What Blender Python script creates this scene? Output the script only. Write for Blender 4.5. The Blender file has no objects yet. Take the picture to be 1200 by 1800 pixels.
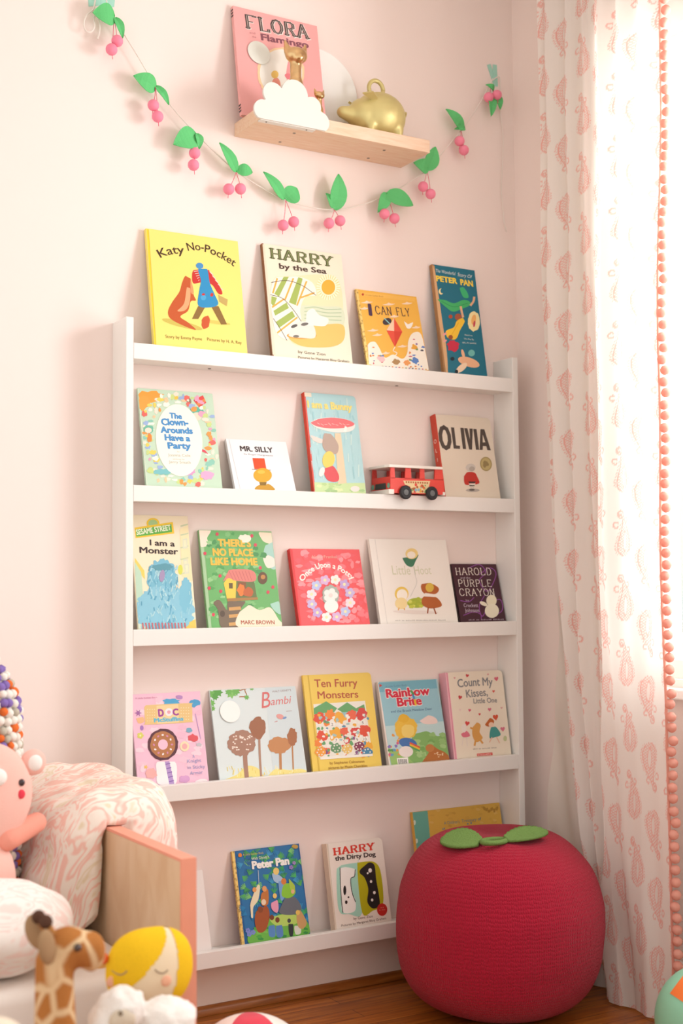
import bpy, bmesh, math, random
import numpy as np
from mathutils import Vector, Matrix, Euler
from mathutils import noise as mnoise

S = bpy.context.scene
COL = S.collection
PI = math.pi

# ------------------------------------------------------------------ camera
CAM = Vector((-1.10106, -2.94087, 1.00806))
CR = Vector((0.8616221, -0.50748146, -0.00836258))
CU = Vector((-0.02416191, -0.05746958, 0.99805483))
CF = Vector((0.50697491, 0.85974404, 0.06177878))
FPX = 2291.1
cam_d = bpy.data.cameras.new('camera')
cam = bpy.data.objects.new('camera', cam_d)
COL.objects.link(cam)
cam.matrix_world = Matrix(((CR.x, CU.x, -CF.x, CAM.x), (CR.y, CU.y, -CF.y, CAM.y),
                           (CR.z, CU.z, -CF.z, CAM.z), (0, 0, 0, 1)))
cam_d.sensor_fit = 'VERTICAL'
cam_d.sensor_height = 36.0
cam_d.lens = FPX / 1800 * 36
cam_d.clip_start = 0.05
cam_d.dof.use_dof = True
cam_d.dof.focus_distance = 3.15
cam_d.dof.aperture_fstop = 3.2
S.camera = cam

# ------------------------------------------------------------------ world, light, exposure
W = bpy.data.worlds.new('daylight')
S.world = W
W.use_nodes = True
bg = W.node_tree.nodes['Background']
bg.inputs[0].default_value = (1.0, 0.955, 0.905, 1)
bg.inputs[1].default_value = 1.14


def area(name, loc, target, sx, sy, power, col):
    l = bpy.data.lights.new(name, 'AREA')
    l.shape = 'RECTANGLE'
    l.size, l.size_y, l.energy, l.color = sx, sy, power, col
    o = bpy.data.objects.new(name, l)
    COL.objects.link(o)
    o.location = loc
    d = Vector(target) - Vector(loc)
    o.rotation_euler = d.to_track_quat('-Z', 'Y').to_euler()
    return o


# daylight through the window on the right, and its brighter upper sky
area('window_daylight', (1.62, -1.05, 1.62), (0.0, -1.05, 1.62), 1.5, 1.7, 43, (0.98, 0.99, 1.0))
area('window_sky', (1.50, -1.12, 2.12), (0.0, -0.1, 1.55), 0.40, 0.40, 12.5, (0.98, 0.99, 1.0))
S.view_settings.view_transform = 'Standard'
S.view_settings.look = 'None'
S.view_settings.gamma = 1.0
S.view_settings.use_curve_mapping = False
S.view_settings.exposure = 0.09


# ------------------------------------------------------------------ helpers
def ray(px, py):
    return CF + CR * ((px - 600) / FPX) - CU * ((py - 900) / FPX)


def at(px, py, x=None, y=None, z=None):
    d = ray(px, py)
    if x is not None:
        t = (x - CAM.x) / d.x
    elif y is not None:
        t = (y - CAM.y) / d.y
    else:
        t = (z - CAM.z) / d.z
    return CAM + d * t


def lin(c):
    return c / 12.92 if c <= 0.04045 else ((c + 0.055) / 1.055) ** 2.4


def rgb(h, k=1.0):
    h = h.lstrip('#')
    return tuple(min(1.0, lin(int(h[i:i + 2], 16) / 255) * k) for i in (0, 2, 4)) + (1,)


def nodes(m):
    return m.node_tree.nodes, m.node_tree.links


MC = {}


def mat(hexc, rough=0.6, spec=0.3, metal=0.0, name=None, bump=0.0, scale=200.0, mottle=0.0, k=1.0):
    key = (hexc, rough, spec, metal, name, bump, scale, mottle, k)
    if key in MC:
        return MC[key]
    m = bpy.data.materials.new(name or ('paint_' + hexc.strip('#')))
    m.use_nodes = True
    N, L = nodes(m)
    b = N['Principled BSDF']
    c = rgb(hexc, k)
    b.inputs['Roughness'].default_value = rough
    b.inputs['Metallic'].default_value = metal
    b.inputs['Specular IOR Level'].default_value = spec
    if mottle > 0 or bump > 0:
        tc = N.new('ShaderNodeTexCoord')
        nz = N.new('ShaderNodeTexNoise')
        nz.inputs['Scale'].default_value = scale
        nz.inputs['Detail'].default_value = 3
        L.new(tc.outputs['Object'], nz.inputs['Vector'])
    if mottle > 0:
        mx = N.new('ShaderNodeMix')
        mx.data_type = 'RGBA'
        mx.inputs[6].default_value = tuple(v * (1 - mottle) for v in c[:3]) + (1,)
        mx.inputs[7].default_value = tuple(min(1, v * (1 + mottle * .6)) for v in c[:3]) + (1,)
        L.new(nz.outputs[0], mx.inputs[0])
        L.new(mx.outputs[2], b.inputs['Base Color'])
    else:
        b.inputs['Base Color'].default_value = c
    if bump > 0:
        bp = N.new('ShaderNodeBump')
        bp.inputs['Strength'].default_value = bump
        bp.inputs['Distance'].default_value = 0.002
        L.new(nz.outputs[0], bp.inputs['Height'])
        L.new(bp.outputs[0], b.inputs['Normal'])
    MC[key] = m
    return m


def link(name, me, parent=None, smooth=False):
    o = bpy.data.objects.new(name, me)
    COL.objects.link(o)
    if parent is not None:
        o.parent = parent
    if smooth:
        for p in me.polygons:
            p.use_smooth = True
    return o


def build(name, bm, m, parent=None, smooth=False):
    bmesh.ops.recalc_face_normals(bm, faces=bm.faces)
    me = bpy.data.meshes.new(name)
    bm.to_mesh(me)
    bm.free()
    for x in (m if isinstance(m, (list, tuple)) else [m]):
        me.materials.append(x)
    return link(name, me, parent, smooth)


def thing(name, label, cat, loc=(0, 0, 0), rot=(0, 0, 0), group=None):
    o = bpy.data.objects.new(name, None)
    COL.objects.link(o)
    o.empty_display_size = 0.05
    o.location = loc
    o.rotation_euler = rot
    return tag(o, label, cat, group)


def tag(o, label, cat, group=None, kind=None):
    if label:
        o['label'] = label
    if cat:
        o['category'] = cat
    if group:
        o['group'] = group
    if kind:
        o['kind'] = kind
    return o


def struct(o, label=None, cat=None):
    o['kind'] = 'structure'
    if label:
        o['label'] = label
    if cat:
        o['category'] = cat
    return o


def box(bm, a, b, mi=0):
    v = [bm.verts.new((x, y, z)) for x in (a[0], b[0]) for y in (a[1], b[1]) for z in (a[2], b[2])]
    fs = []
    for q in ((0, 1, 3, 2), (4, 6, 7, 5), (0, 4, 5, 1), (2, 3, 7, 6), (0, 2, 6, 4), (1, 5, 7, 3)):
        f = bm.faces.new([v[i] for i in q])
        f.material_index = mi
        fs.append(f)
    return v


def bevel(bm, w, seg=2):
    bmesh.ops.bevel(bm, geom=[e for e in bm.edges if e.calc_face_angle(0) > 0.5], offset=w, segments=seg,
                    affect='EDGES', profile=0.5)


def boxobj(name, a, b, m, parent=None, bev=0.0):
    bm = bmesh.new()
    box(bm, a, b)
    bmesh.ops.recalc_face_normals(bm, faces=bm.faces)
    if bev:
        bevel(bm, bev)
    return build(name, bm, m, parent)


def prism(bm, pts, h0, h1, axis='y', mi=0):
    """extrude a 2D outline (x,z) along y, or (x,y) along z, or (y,z) along x"""
    def q(p, h):
        return {'y': (p[0], h, p[1]), 'z': (p[0], p[1], h), 'x': (h, p[0], p[1])}[axis]
    a = [bm.verts.new(q(p, h0)) for p in pts]
    b = [bm.verts.new(q(p, h1)) for p in pts]
    n = len(pts)
    fs = [bm.faces.new(a), bm.faces.new(b[::-1])]
    for i in range(n):
        fs.append(bm.faces.new((a[i], b[i], b[(i + 1) % n], a[(i + 1) % n])))
    for f in fs:
        f.material_index = mi
    return fs


def tube(bm, pts, r, n=8, cap=True):
    pts = [Vector(p) for p in pts]
    rings = []
    up0 = Vector((0.13, 0.37, 0.92))
    for i, p in enumerate(pts):
        d = (pts[min(i + 1, len(pts) - 1)] - pts[max(i - 1, 0)]).normalized()
        a = d.cross(up0)
        if a.length < 1e-3:
            a = d.cross(Vector((1, 0, 0)))
        a.normalize()
        b = d.cross(a)
        rr = r[i] if isinstance(r, (list, tuple)) else r
        rings.append([bm.verts.new(p + (a * math.cos(2 * PI * k / n) + b * math.sin(2 * PI * k / n)) * rr) for k in range(n)])
    for i in range(len(pts) - 1):
        for k in range(n):
            bm.faces.new((rings[i][k], rings[i][(k + 1) % n], rings[i + 1][(k + 1) % n], rings[i + 1][k]))
    if cap:
        bm.faces.new(rings[0][::-1])
        bm.faces.new(rings[-1])


def lathe(bm, prof, n=32, M=None):
    M = M or Matrix.Identity(4)
    rings = []
    for r, z in prof:
        if r < 1e-6:
            rings.append([bm.verts.new(M @ Vector((0, 0, z)))])
        else:
            rings.append([bm.verts.new(M @ Vector((r * math.cos(2 * PI * k / n), r * math.sin(2 * PI * k / n), z))) for k in range(n)])
    for a, b in zip(rings[:-1], rings[1:]):
        for k in range(n):
            k2 = (k + 1) % n
            if len(a) == 1 and len(b) == 1:
                continue
            if len(a) == 1:
                bm.faces.new((a[0], b[k], b[k2]))
            elif len(b) == 1:
                bm.faces.new((a[k], b[0], a[k2]))
            else:
                bm.faces.new((a[k], a[k2], b[k2], b[k]))


def spline(pts, n=8):
    """Catmull-Rom through pts"""
    P = [Vector(p) for p in pts]
    P = [P[0] * 2 - P[1]] + P + [P[-1] * 2 - P[-2]]
    out = []
    for i in range(1, len(P) - 2):
        for k in range(n):
            t = k / n
            a, b, c, d = P[i - 1:i + 3]
            out.append(0.5 * ((2 * b) + (c - a) * t + (2 * a - 5 * b + 4 * c - d) * t * t + (3 * b - a - 3 * c + d) * t ** 3))
    out.append(P[-2])
    return out


def ball(bm, c, r, seg=24, rings=16, rot=None):
    r = r if isinstance(r, (tuple, list)) else (r, r, r)
    M = Matrix.Translation(Vector(c)) @ (Euler(rot).to_matrix().to_4x4() if rot else Matrix.Identity(4)) @ Matrix.Diagonal((r[0], r[1], r[2], 1))
    bmesh.ops.create_uvsphere(bm, u_segments=seg, v_segments=rings, radius=1, matrix=M)


def blob(name, ells, m, parent=None, voxel=0.005, smooth=8, caps=()):
    """one continuous body: ellipsoids (centre, radii, rot) and tapered limbs (p0, p1, r0, r1) fused"""
    bm = bmesh.new()
    for e in ells:
        ball(bm, e[0], e[1], 20, 12, e[2] if len(e) > 2 else None)
    for p0, p1, r0, r1 in caps:
        p0, p1 = Vector(p0), Vector(p1)
        n = max(2, int((p1 - p0).length / (min(r0, r1) * 0.45)))
        for i in range(n + 1):
            t = i / n
            ball(bm, p0.lerp(p1, t), r0 + (r1 - r0) * t, 14, 9)
    me = bpy.data.meshes.new(name)
    bm.to_mesh(me)
    bm.free()
    o = bpy.data.objects.new('tmp', me)
    COL.objects.link(o)
    rm = o.modifiers.new('r', 'REMESH')
    rm.mode = 'VOXEL'
    rm.voxel_size = voxel
    sm = o.modifiers.new('s', 'SMOOTH')
    sm.iterations = smooth
    sm.factor = 0.5
    dg = bpy.context.evaluated_depsgraph_get()
    me2 = bpy.data.meshes.new_from_object(o.evaluated_get(dg))
    bpy.data.objects.remove(o)
    bpy.data.meshes.remove(me)
    me2.name = name
    me2.materials.clear()
    me2.materials.append(m)
    return link(name, me2, parent, True)


# ------------------------------------------------------------------ materials
def wall_mat():
    m = bpy.data.materials.new('pale_pink_wall_paint')
    m.use_nodes = True
    N, L = nodes(m)
    b = N['Principled BSDF']
    b.inputs['Base Color'].default_value = rgb('#F5E6DF')
    b.inputs['Roughness'].default_value = 0.75
    b.inputs['Specular IOR Level'].default_value = 0.2
    tc = N.new('ShaderNodeTexCoord')
    nz = N.new('ShaderNodeTexNoise')
    nz.inputs['Scale'].default_value = 350
    bp = N.new('ShaderNodeBump')
    bp.inputs['Strength'].default_value = 0.06
    bp.inputs['Distance'].default_value = 0.001
    L.new(tc.outputs['Object'], nz.inputs['Vector'])
    L.new(nz.outputs[0], bp.inputs['Height'])
    L.new(bp.outputs[0], b.inputs['Normal'])
    return m


def wood_mat(name, c1, c2, c3, stretch=(1, 14, 14), scale=6.0, rough=0.5, plank=None, spec=0.4):
    m = bpy.data.materials.new(name)
    m.use_nodes = True
    N, L = nodes(m)
    b = N['Principled BSDF']
    b.inputs['Roughness'].default_value = rough
    b.inputs['Specular IOR Level'].default_value = spec
    tc = N.new('ShaderNodeTexCoord')
    mp = N.new('ShaderNodeMapping')
    mp.inputs['Scale'].default_value = stretch
    nz = N.new('ShaderNodeTexNoise')
    nz.inputs['Scale'].default_value = scale
    nz.inputs['Detail'].default_value = 6
    nz.inputs['Distortion'].default_value = 0.6
    cr = N.new('ShaderNodeValToRGB')
    cr.color_ramp.elements[0].position = 0.3
    cr.color_ramp.elements[0].color = rgb(c1)
    cr.color_ramp.elements[1].position = 0.72
    cr.color_ramp.elements[1].color = rgb(c3)
    e = cr.color_ramp.elements.new(0.5)
    e.color = rgb(c2)
    L.new(tc.outputs['Object'], mp.inputs['Vector'])
    L.new(mp.outputs[0], nz.inputs['Vector'])
    L.new(nz.outputs[0], cr.inputs[0])
    out = cr.outputs[0]
    if plank:
        br = N.new('ShaderNodeTexBrick')
        br.inputs['Scale'].default_value = 1.0
        br.inputs['Brick Width'].default_value = plank[0]
        br.inputs['Row Height'].default_value = plank[1]
        br.inputs['Mortar Size'].default_value = 0.0012
        br.inputs['Mortar Smooth'].default_value = 0.3
        br.inputs['Color1'].default_value = (0.78, 0.78, 0.78, 1)
        br.inputs['Color2'].default_value = (1.12, 1.08, 1.02, 1)
        br.inputs['Mortar'].default_value = (0.25, 0.2, 0.18, 1)
        L.new(tc.outputs['Object'], br.inputs['Vector'])
        mx = N.new('ShaderNodeMix')
        mx.data_type = 'RGBA'
        mx.blend_type = 'MULTIPLY'
        mx.inputs[0].default_value = 1.0
        L.new(out, mx.inputs[6])
        L.new(br.outputs[0], mx.inputs[7])
        out = mx.outputs[2]
    L.new(out, b.inputs['Base Color'])
    return m


M_WALL = wall_mat()
M_WHITE = mat('#F1EFEA', 0.45, 0.35, name='white_satin_paint', bump=0.05, scale=120)
M_BASE = mat('#EFE3D8', 0.5, 0.35, name='cream_trim_paint', bump=0.05, scale=90)
M_FLOOR = wood_mat('oak_floor', '#8A4A17', '#A8611F', '#BF7A30', (1.2, 16, 16), 5, 0.32, (1.1, 0.057))
M_SHOE = wood_mat('stained_shoe_moulding', '#7A4518', '#96581F', '#A86A30', (2, 20, 20), 4, 0.4)
M_PLY = wood_mat('birch_plywood', '#D8B690', '#E0C3A0', '#E6CCAC', (30, 4, 1.6), 5, 0.5, spec=0.25)
M_PLYSHELF = wood_mat('pale_shelf_wood', '#E6C0A0', '#EACAAE', '#EED3BA', (3, 26, 26), 6, 0.5, spec=0.25)
M_CORAL = mat('#F2A58C', 0.5, 0.3, name='coral_painted_edge', mottle=0.08, scale=20)
M_PAGES = mat('#F1E8DA', 0.8, 0.1, name='page_paper', bump=0.2, scale=600)
M_DARK = mat('#4A4038', 0.5, 0.4, name='dark_screw')

# ------------------------------------------------------------------ the room
XR = 1.2248
ZC = 2.86
BX = (-1.9, XR)
struct(boxobj('floor', (-2.0, -3.4, -0.06), (XR + 0.12, 0.1, 0.0), M_FLOOR))
struct(boxobj('wall_back', (-2.0, 0.0, 0.0), (XR + 0.12, 0.1, ZC), M_WALL))
struct(boxobj('ceiling', (-2.0, -3.4, ZC), (XR + 0.12, 0.1, ZC + 0.06), mat('#F2ECE6', 0.8, 0.1, name='ceiling_paint', bump=0.05, scale=60)))
# right wall with a window opening
WY0, WY1, WZ0, WZ1 = -1.75, -0.50, 0.79, 2.40
bm = bmesh.new()
xa, xb = XR, XR + 0.12
box(bm, (xa, -3.4, 0), (xb, WY0, ZC))
box(bm, (xa, WY1, 0), (xb, 0.0, ZC))
box(bm, (xa, WY0, 0), (xb, WY1, WZ0))
box(bm, (xa, WY0, WZ1), (xb, WY1, ZC))
struct(build('wall_right', bm, M_WALL))

bm = bmesh.new()
prism(bm, [(-0.0135, 0.0), (-0.0135, 0.10), (-0.009, 0.112), (-0.001, 0.115), (-0.001, 0.0)], -2.0, XR - 0.001, 'x')
struct(build('baseboard_back', bm, M_BASE))
bm = bmesh.new()
prism(bm, [(XR - 0.0135, 0.0), (XR - 0.0135, 0.10), (XR - 0.009, 0.112), (XR - 0.001, 0.115), (XR - 0.001, 0.0)], -3.4, -0.015, 'y')
bm2 = bm
struct(build('baseboard_right', bm, M_BASE))
bm = bmesh.new()
q = [(-0.014 - 0.017 * math.cos(a), 0.001 + 0.02 * math.sin(a)) for a in [i * PI / 16 for i in range(9)]]
prism(bm, [(-0.014, 0.001)] + q, -2.0, XR - 0.015, 'x')
struct(build('trim_1', bm, M_SHOE))

# window: casing, sash, glass, sill
win = thing('window_1', None, None, (XR, (WY0 + WY1) / 2, WZ0))
struct(win)
wy0, wy1, wh = WY0 - win.location.y, WY1 - win.location.y, WZ1 - WZ0
bm = bmesh.new()
for a, b in (((-0.018, wy1, -0.02), (0.0, wy1 + 0.09, wh + 0.10)), ((-0.018, wy0 - 0.09, -0.02), (0.0, wy0, wh + 0.10)),
             ((-0.018, wy0, wh), (0.0, wy1, wh + 0.10)), ((-0.026, wy0 - 0.10, wh + 0.10), (0.0, wy1 + 0.10, wh + 0.125))):
    box(bm, a, b)
build('casing', bm, M_WHITE, win)
M_SASH = mat('#BDD8D5', 0.5, 0.3, name='pale_aqua_white_paint')
bm = bmesh.new()
for a, b in (((0.031, wy1 - 0.035, 0.0451), (0.064, wy1, wh - 0.0401)), ((0.031, wy0, 0.0451), (0.064, wy0 + 0.035, wh - 0.0401)),
             ((0.03, wy0, 0.0), (0.065, wy1, 0.045)), ((0.03, wy0, wh - 0.04), (0.065, wy1, wh))):
    box(bm, a, b)
build('window_frame', bm, M_WHITE, win)
# lower sash panel whose far stile shows in the opening
bm = bmesh.new()
sy = -0.614 - win.location.y
for a, b in (((0.008, sy - 0.014, 0.1221), (0.026, sy, 0.7669)), ((0.008, wy0 + 0.04, 0.1221), (0.026, wy0 + 0.054, 0.7669)),
             ((0.008, wy0 + 0.04, 0.767), (0.026, sy, 0.777)), ((0.008, wy0 + 0.04, 0.115), (0.026, sy, 0.122))):
    box(bm, a, b)
build('sash', bm, M_SASH, win)
gm = bpy.data.materials.new('window_glass')
gm.use_nodes = True
N, L = nodes(gm)
for n in list(N):
    if n.type == 'BSDF_PRINCIPLED':
        N.remove(n)
tr = N.new('ShaderNodeBsdfTransparent')
gl = N.new('ShaderNodeBsdfGlossy')
gl.inputs['Roughness'].default_value = 0.02
fr = N.new('ShaderNodeMixShader')
fr.inputs[0].default_value = 0.05
L.new(tr.outputs[0], fr.inputs[1])
L.new(gl.outputs[0], fr.inputs[2])
L.new(fr.outputs[0], N['Material Output'].inputs[0])
boxobj('pane', (0.044, wy0 + 0.03, 0.04), (0.048, wy1 - 0.03, wh - 0.035), gm, win)
boxobj('window_sill', (-0.04, wy0 - 0.10, -0.045), (0.06, wy1 + 0.10, -0.02), M_WHITE, win, 0.004)

# ------------------------------------------------------------------ bookcase
TH, DP, BW, BT = 0.019, 0.089, 1.1549, 1.658
RZ = [1.5978, 1.2625, 0.9264, 0.5629, 0.1669]
bc = thing('bookcase', 'tall white five rail picture book shelf standing against the pink wall', 'bookcase')
for x in (0.0, BW - TH):
    bm = bmesh.new()
    prism(bm, [(-DP, 0.0), (-DP, BT), (-0.0005, BT), (-0.0005, 0.13), (-0.034, 0.13), (-0.034, 0.0)], x, x + TH, 'x')
    bmesh.ops.recalc_face_normals(bm, faces=bm.faces)
    bevel(bm, 0.0012, 1)
    build('side_panel', bm, M_WHITE, bc)
for z in RZ:
    boxobj('front_rail', (TH + 0.0003, -DP, z - 0.038), (BW - TH - 0.0003, -DP + TH - 0.0004, z), M_WHITE, bc, 0.0012)
    lb = boxobj('shelf_board', (TH + 0.0003, -DP + TH, z - 0.034), (BW - TH - 0.0003, -0.0005, z - 0.015), M_WHITE, bc)
    if z > 1.5:
        for px in ((368, 648), (697, 678)):
            p = at(px[0], px[1], z=z - 0.034)
            bm = bmesh.new()
            lathe(bm, [(0, -0.0012), (0.004, -0.0008), (0.0045, 0.0)], 12, Matrix.Translation((p.x, p.y, z - 0.034)))
            build('screw', bm, M_DARK, lb)

# ------------------------------------------------------------------ picture books
LET = {  # strokes on a 4 x 6 grid, for slab lettering
    'A': [[(0, 0), (2, 6), (4, 0)], [(.9, 2.2), (3.1, 2.2)]], 'C': [[(3.9, 4.6), (3, 5.8), (1.5, 6), (.4, 4.8), (0, 3), (.4, 1.2), (1.5, 0), (3, .2), (3.9, 1.3)]],
    'D': [[(.5, 0), (.5, 6), (2.2, 6), (3.6, 4.9), (4, 3), (3.6, 1.1), (2.2, 0), (.5, 0)]], 'E': [[(3.6, 0), (.5, 0), (.5, 6), (3.6, 6)], [(.5, 3.1), (2.8, 3.1)]],
    'F': [[(.5, 0), (.5, 6), (3.7, 6)], [(.5, 3.1), (2.8, 3.1)]], 'H': [[(.4, 0), (.4, 6)], [(3.6, 0), (3.6, 6)], [(.4, 3), (3.6, 3)]],
    'I': [[(2, 0), (2, 6)]], 'L': [[(.6, 6), (.6, 0), (3.7, 0), (3.7, .9)]], 'N': [[(.4, 0), (.4, 6), (3.6, 0), (3.6, 6)]],
    'O': [[(2, 6), (.8, 5.5), (0, 3.9), (0, 2.1), (.8, .5), (2, 0), (3.2, .5), (4, 2.1), (4, 3.9), (3.2, 5.5), (2, 6)]],
    'P': [[(.5, 0), (.5, 6), (2.6, 6), (3.7, 5.3), (3.7, 3.6), (2.6, 2.8), (.5, 2.8)]],
    'R': [[(.5, 0), (.5, 6), (2.5, 6), (3.6, 5.3), (3.6, 3.8), (2.5, 3.1), (.5, 3.1)], [(2.2, 3.1), (3.8, 0)]],
    'U': [[(.3, 6), (.3, 1.8), (1.1, .3), (2, 0), (2.9, .3), (3.7, 1.8), (3.7, 6)]], 'Y': [[(.1, 6), (2, 2.8), (3.9, 6)], [(2, 2.8), (2, 0)]],
    'V': [[(.1, 6), (2, 0), (3.9, 6)]], 'T': [[(2, 0), (2, 6)], [(.1, 5.3), (.1, 6), (3.9, 6), (3.9, 5.3)]],
}
TCACHE = {}


def text_mesh(s, bold=0.0, shear=0.0):
    k = (s, bold, shear)
    if k not in TCACHE:
        c = bpy.data.curves.new('lettering', 'FONT')
        c.body = s
        c.offset = 0.0
        c.shear = shear
        c.resolution_u = 3
        o = bpy.data.objects.new('lettering', c)
        me = bpy.data.meshes.new_from_object(o)
        V = [(v.co.x, v.co.y) for v in me.vertices]
        F = [tuple(p.vertices) for p in me.polygons]
        if bold > 0.004:   # heavier weight: the outline repeated a hair to every side
            V0, F0 = V, F
            V, F = [], []
            for dx, dy in ((0, 0), (bold, 0), (-bold, 0), (0, bold * .8), (0, -bold * .8), (bold * .7, bold * .6), (-bold * .7, -bold * .6), (bold * .7, -bold * .6), (-bold * .7, bold * .6)):
                n0 = len(V)
                V += [(x + dx, y + dy) for x, y in V0]
                F += [tuple(i + n0 for i in f) for f in F0]
        bpy.data.objects.remove(o)
        bpy.data.curves.remove(c)
        bpy.data.meshes.remove(me)
        TCACHE[k] = (V, F)
    return TCACHE[k]


class Cover:
    """front cover print, laid out on the cover plane; source marks are read off a crop (ox, oy, scale)"""

    def __init__(self, fb, lean, w, h, crop):
        self.fb, self.w, self.h = Vector(fb), w, h
        self.up = Vector((0, math.sin(lean), math.cos(lean)))
        self.n = Vector((0, math.cos(lean), -math.sin(lean)))
        self.ox, self.oy, self.s = crop
        self.bm = bmesh.new()
        self.mats = []
        self.layer = 0

    def uv(self, x, y):
        d = ray(self.ox + x * self.s, self.oy + y * self.s)
        t = (self.fb - CAM).dot(self.n) / d.dot(self.n)
        p = CAM + d * t - self.fb
        return (p.x, p.dot(self.up))

    def mi(self, c, **kw):
        m = mat(c, kw.get('rough', 0.42), 0.35) if isinstance(c, str) else c
        if m not in self.mats:
            self.mats.append(m)
        return self.mats.index(m)

    def face(self, pts, c, sub=0):
        y = -0.00030 - 0.000004 * (self.layer + sub)
        m = self.mi(c)
        V = [self.bm.verts.new((min(max(u, 0.0008), self.w - 0.0008), y, min(max(v, 0.0008), self.h - 0.0008))) for u, v in pts]
        try:
            f = self.bm.faces.new(V)
            f.material_index = m
        except ValueError:
            pass

    def poly(self, pts, c):
        self.layer += 1
        self.face([self.uv(*p) for p in pts], c)
        return self

    def smooth(self, pts, c, n=5):
        q = [(p[0], p[1], 0) for p in pts]
        q = q + q[:3]
        s = spline(q, n)[n:-2 * n + 0]
        return self.poly([(p.x, p.y) for p in s][:len(pts) * n], c)

    def ell(self, cx, cy, rx, ry, c, rot=0, n=20):
        cr, sr = math.cos(math.radians(rot)), math.sin(math.radians(rot))
        return self.poly([(cx + rx * math.cos(a) * cr - ry * math.sin(a) * sr, cy + rx * math.cos(a) * sr + ry * math.sin(a) * cr)
                          for a in [2 * PI * i / n for i in range(n)]], c)

    def fuzz(self, cx, cy, rx, ry, c, seed=0, n=30, amp=0.16):
        r = random.Random(seed)
        return self.poly([(cx + rx * math.cos(a) * k, cy + ry * math.sin(a) * k) for a, k in
                          [(2 * PI * i / n, 1 + r.uniform(-amp, amp)) for i in range(n)]], c)

    def star(self, cx, cy, r, c, n=5, inner=0.45, rot=0, petals=False):
        k = 2 * n
        return self.poly([(cx + r * (1 if i % 2 == 0 else inner) * math.cos(2 * PI * i / k + rot),
                           cy + r * (1 if i % 2 == 0 else inner) * math.sin(2 * PI * i / k + rot)) for i in range(k)], c)

    def flower(self, cx, cy, r, c, cc=None, n=5):
        for i in range(n):
            a = 2 * PI * i / n
            self.ell(cx + r * .6 * math.cos(a), cy + r * .6 * math.sin(a), r * .45, r * .45, c, n=10)
        if cc:
            self.ell(cx, cy, r * .3, r * .3, cc, n=10)

    def heart(self, cx, cy, r, c, rot=0):
        pts = []
        cr, sr = math.cos(math.radians(rot)), math.sin(math.radians(rot))
        for i in range(20):
            t = 2 * PI * i / 20
            x = 16 * math.sin(t) ** 3 / 16 * r * .8
            y = -(13 * math.cos(t) - 5 * math.cos(2 * t) - 2 * math.cos(3 * t) - math.cos(4 * t)) / 16 * r
            pts.append((cx + x * cr - y * sr, cy + x * sr + y * cr))
        return self.poly(pts, c)

    def line(self, pts, wd, c, curve=False):
        self.layer += 1
        P = [Vector((p[0], p[1], 0)) for p in pts]
        if curve:
            P = spline(P, 6)
        if len(P) > 2:
            self.layer += 1
        for q_, (a, b) in enumerate(zip(P[:-1], P[1:])):
            d = b - a
            if d.length < 1e-6:
                continue
            d.normalize()
            nn = Vector((-d.y, d.x, 0)) * wd / 2
            e = d * wd * 0.25
            self.face([self.uv(*(q.xy)) for q in (a - e + nn, b + e + nn, b + e - nn, a - e - nn)], c, -(q_ % 2))
        return self

    def marks(self, x0, y0, x1, y1, h, c, n=12, seed=1):
        """a line of print too small to read: a row of uneven ticks"""
        r = random.Random(seed)
        for i in range(n):
            if r.random() < .16:
                continue
            t, w = i / n, (x1 - x0) / n * r.uniform(.45, .8)
            x, y, k = x0 + (x1 - x0) * t, y0 + (y1 - y0) * t, h * r.uniform(.6, 1)
            self.poly([(x, y), (x + w, y), (x + w, y - k), (x, y - k)], c)

    def _basis(self, x0, y0, x1, y1):
        a, b = Vector(self.uv(x0, y0)), Vector(self.uv(x1, y1))
        d = b - a
        L = d.length
        d = d / L
        m = ((x0 + x1) / 2, (y0 + y1) / 2)
        k = abs(self.uv(m[0], m[1] - 5)[1] - self.uv(m[0], m[1] + 5)[1]) / 10
        return a, d, Vector((-d.y, d.x)), L, k

    def text(self, s, x0, y0, x1, y1, H, c, bold=0.0, shear=0.0, arc=0.0, cap=0.72):
        """baseline from (x0,y0) to (x1,y1), cap height H, all in crop units; arc = rise of the middle"""
        self.layer += 1
        if H * self.s < 6.5:
            bold = 0.0
        V, F = text_mesh(s, bold, shear)
        if not V:
            return self
        a, d, nn, L, k = self._basis(x0, y0, x1, y1)
        xs = [v[0] for v in V]
        mn, mx = min(xs), max(xs)
        per = len(F) // 9 if bold > 0.004 else len(F)
        for q_, f in enumerate(F):
            pts = []
            for i in f:
                t = (V[i][0] - mn) / (mx - mn)
                yy = V[i][1] / cap * H * k
                bend = arc * k * (1 - (2 * t - 1) ** 2)
                sl = -4 * arc * k * (2 * t - 1) / L   # slope of the arc
                off = Vector((-sl, 1)).normalized() * yy
                p = a + d * (t * L + off.x) + nn * (bend + off.y)
                pts.append((p.x, p.y))
            self.face(pts, c, q_ // per)
        self.layer += 9
        return self

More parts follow.
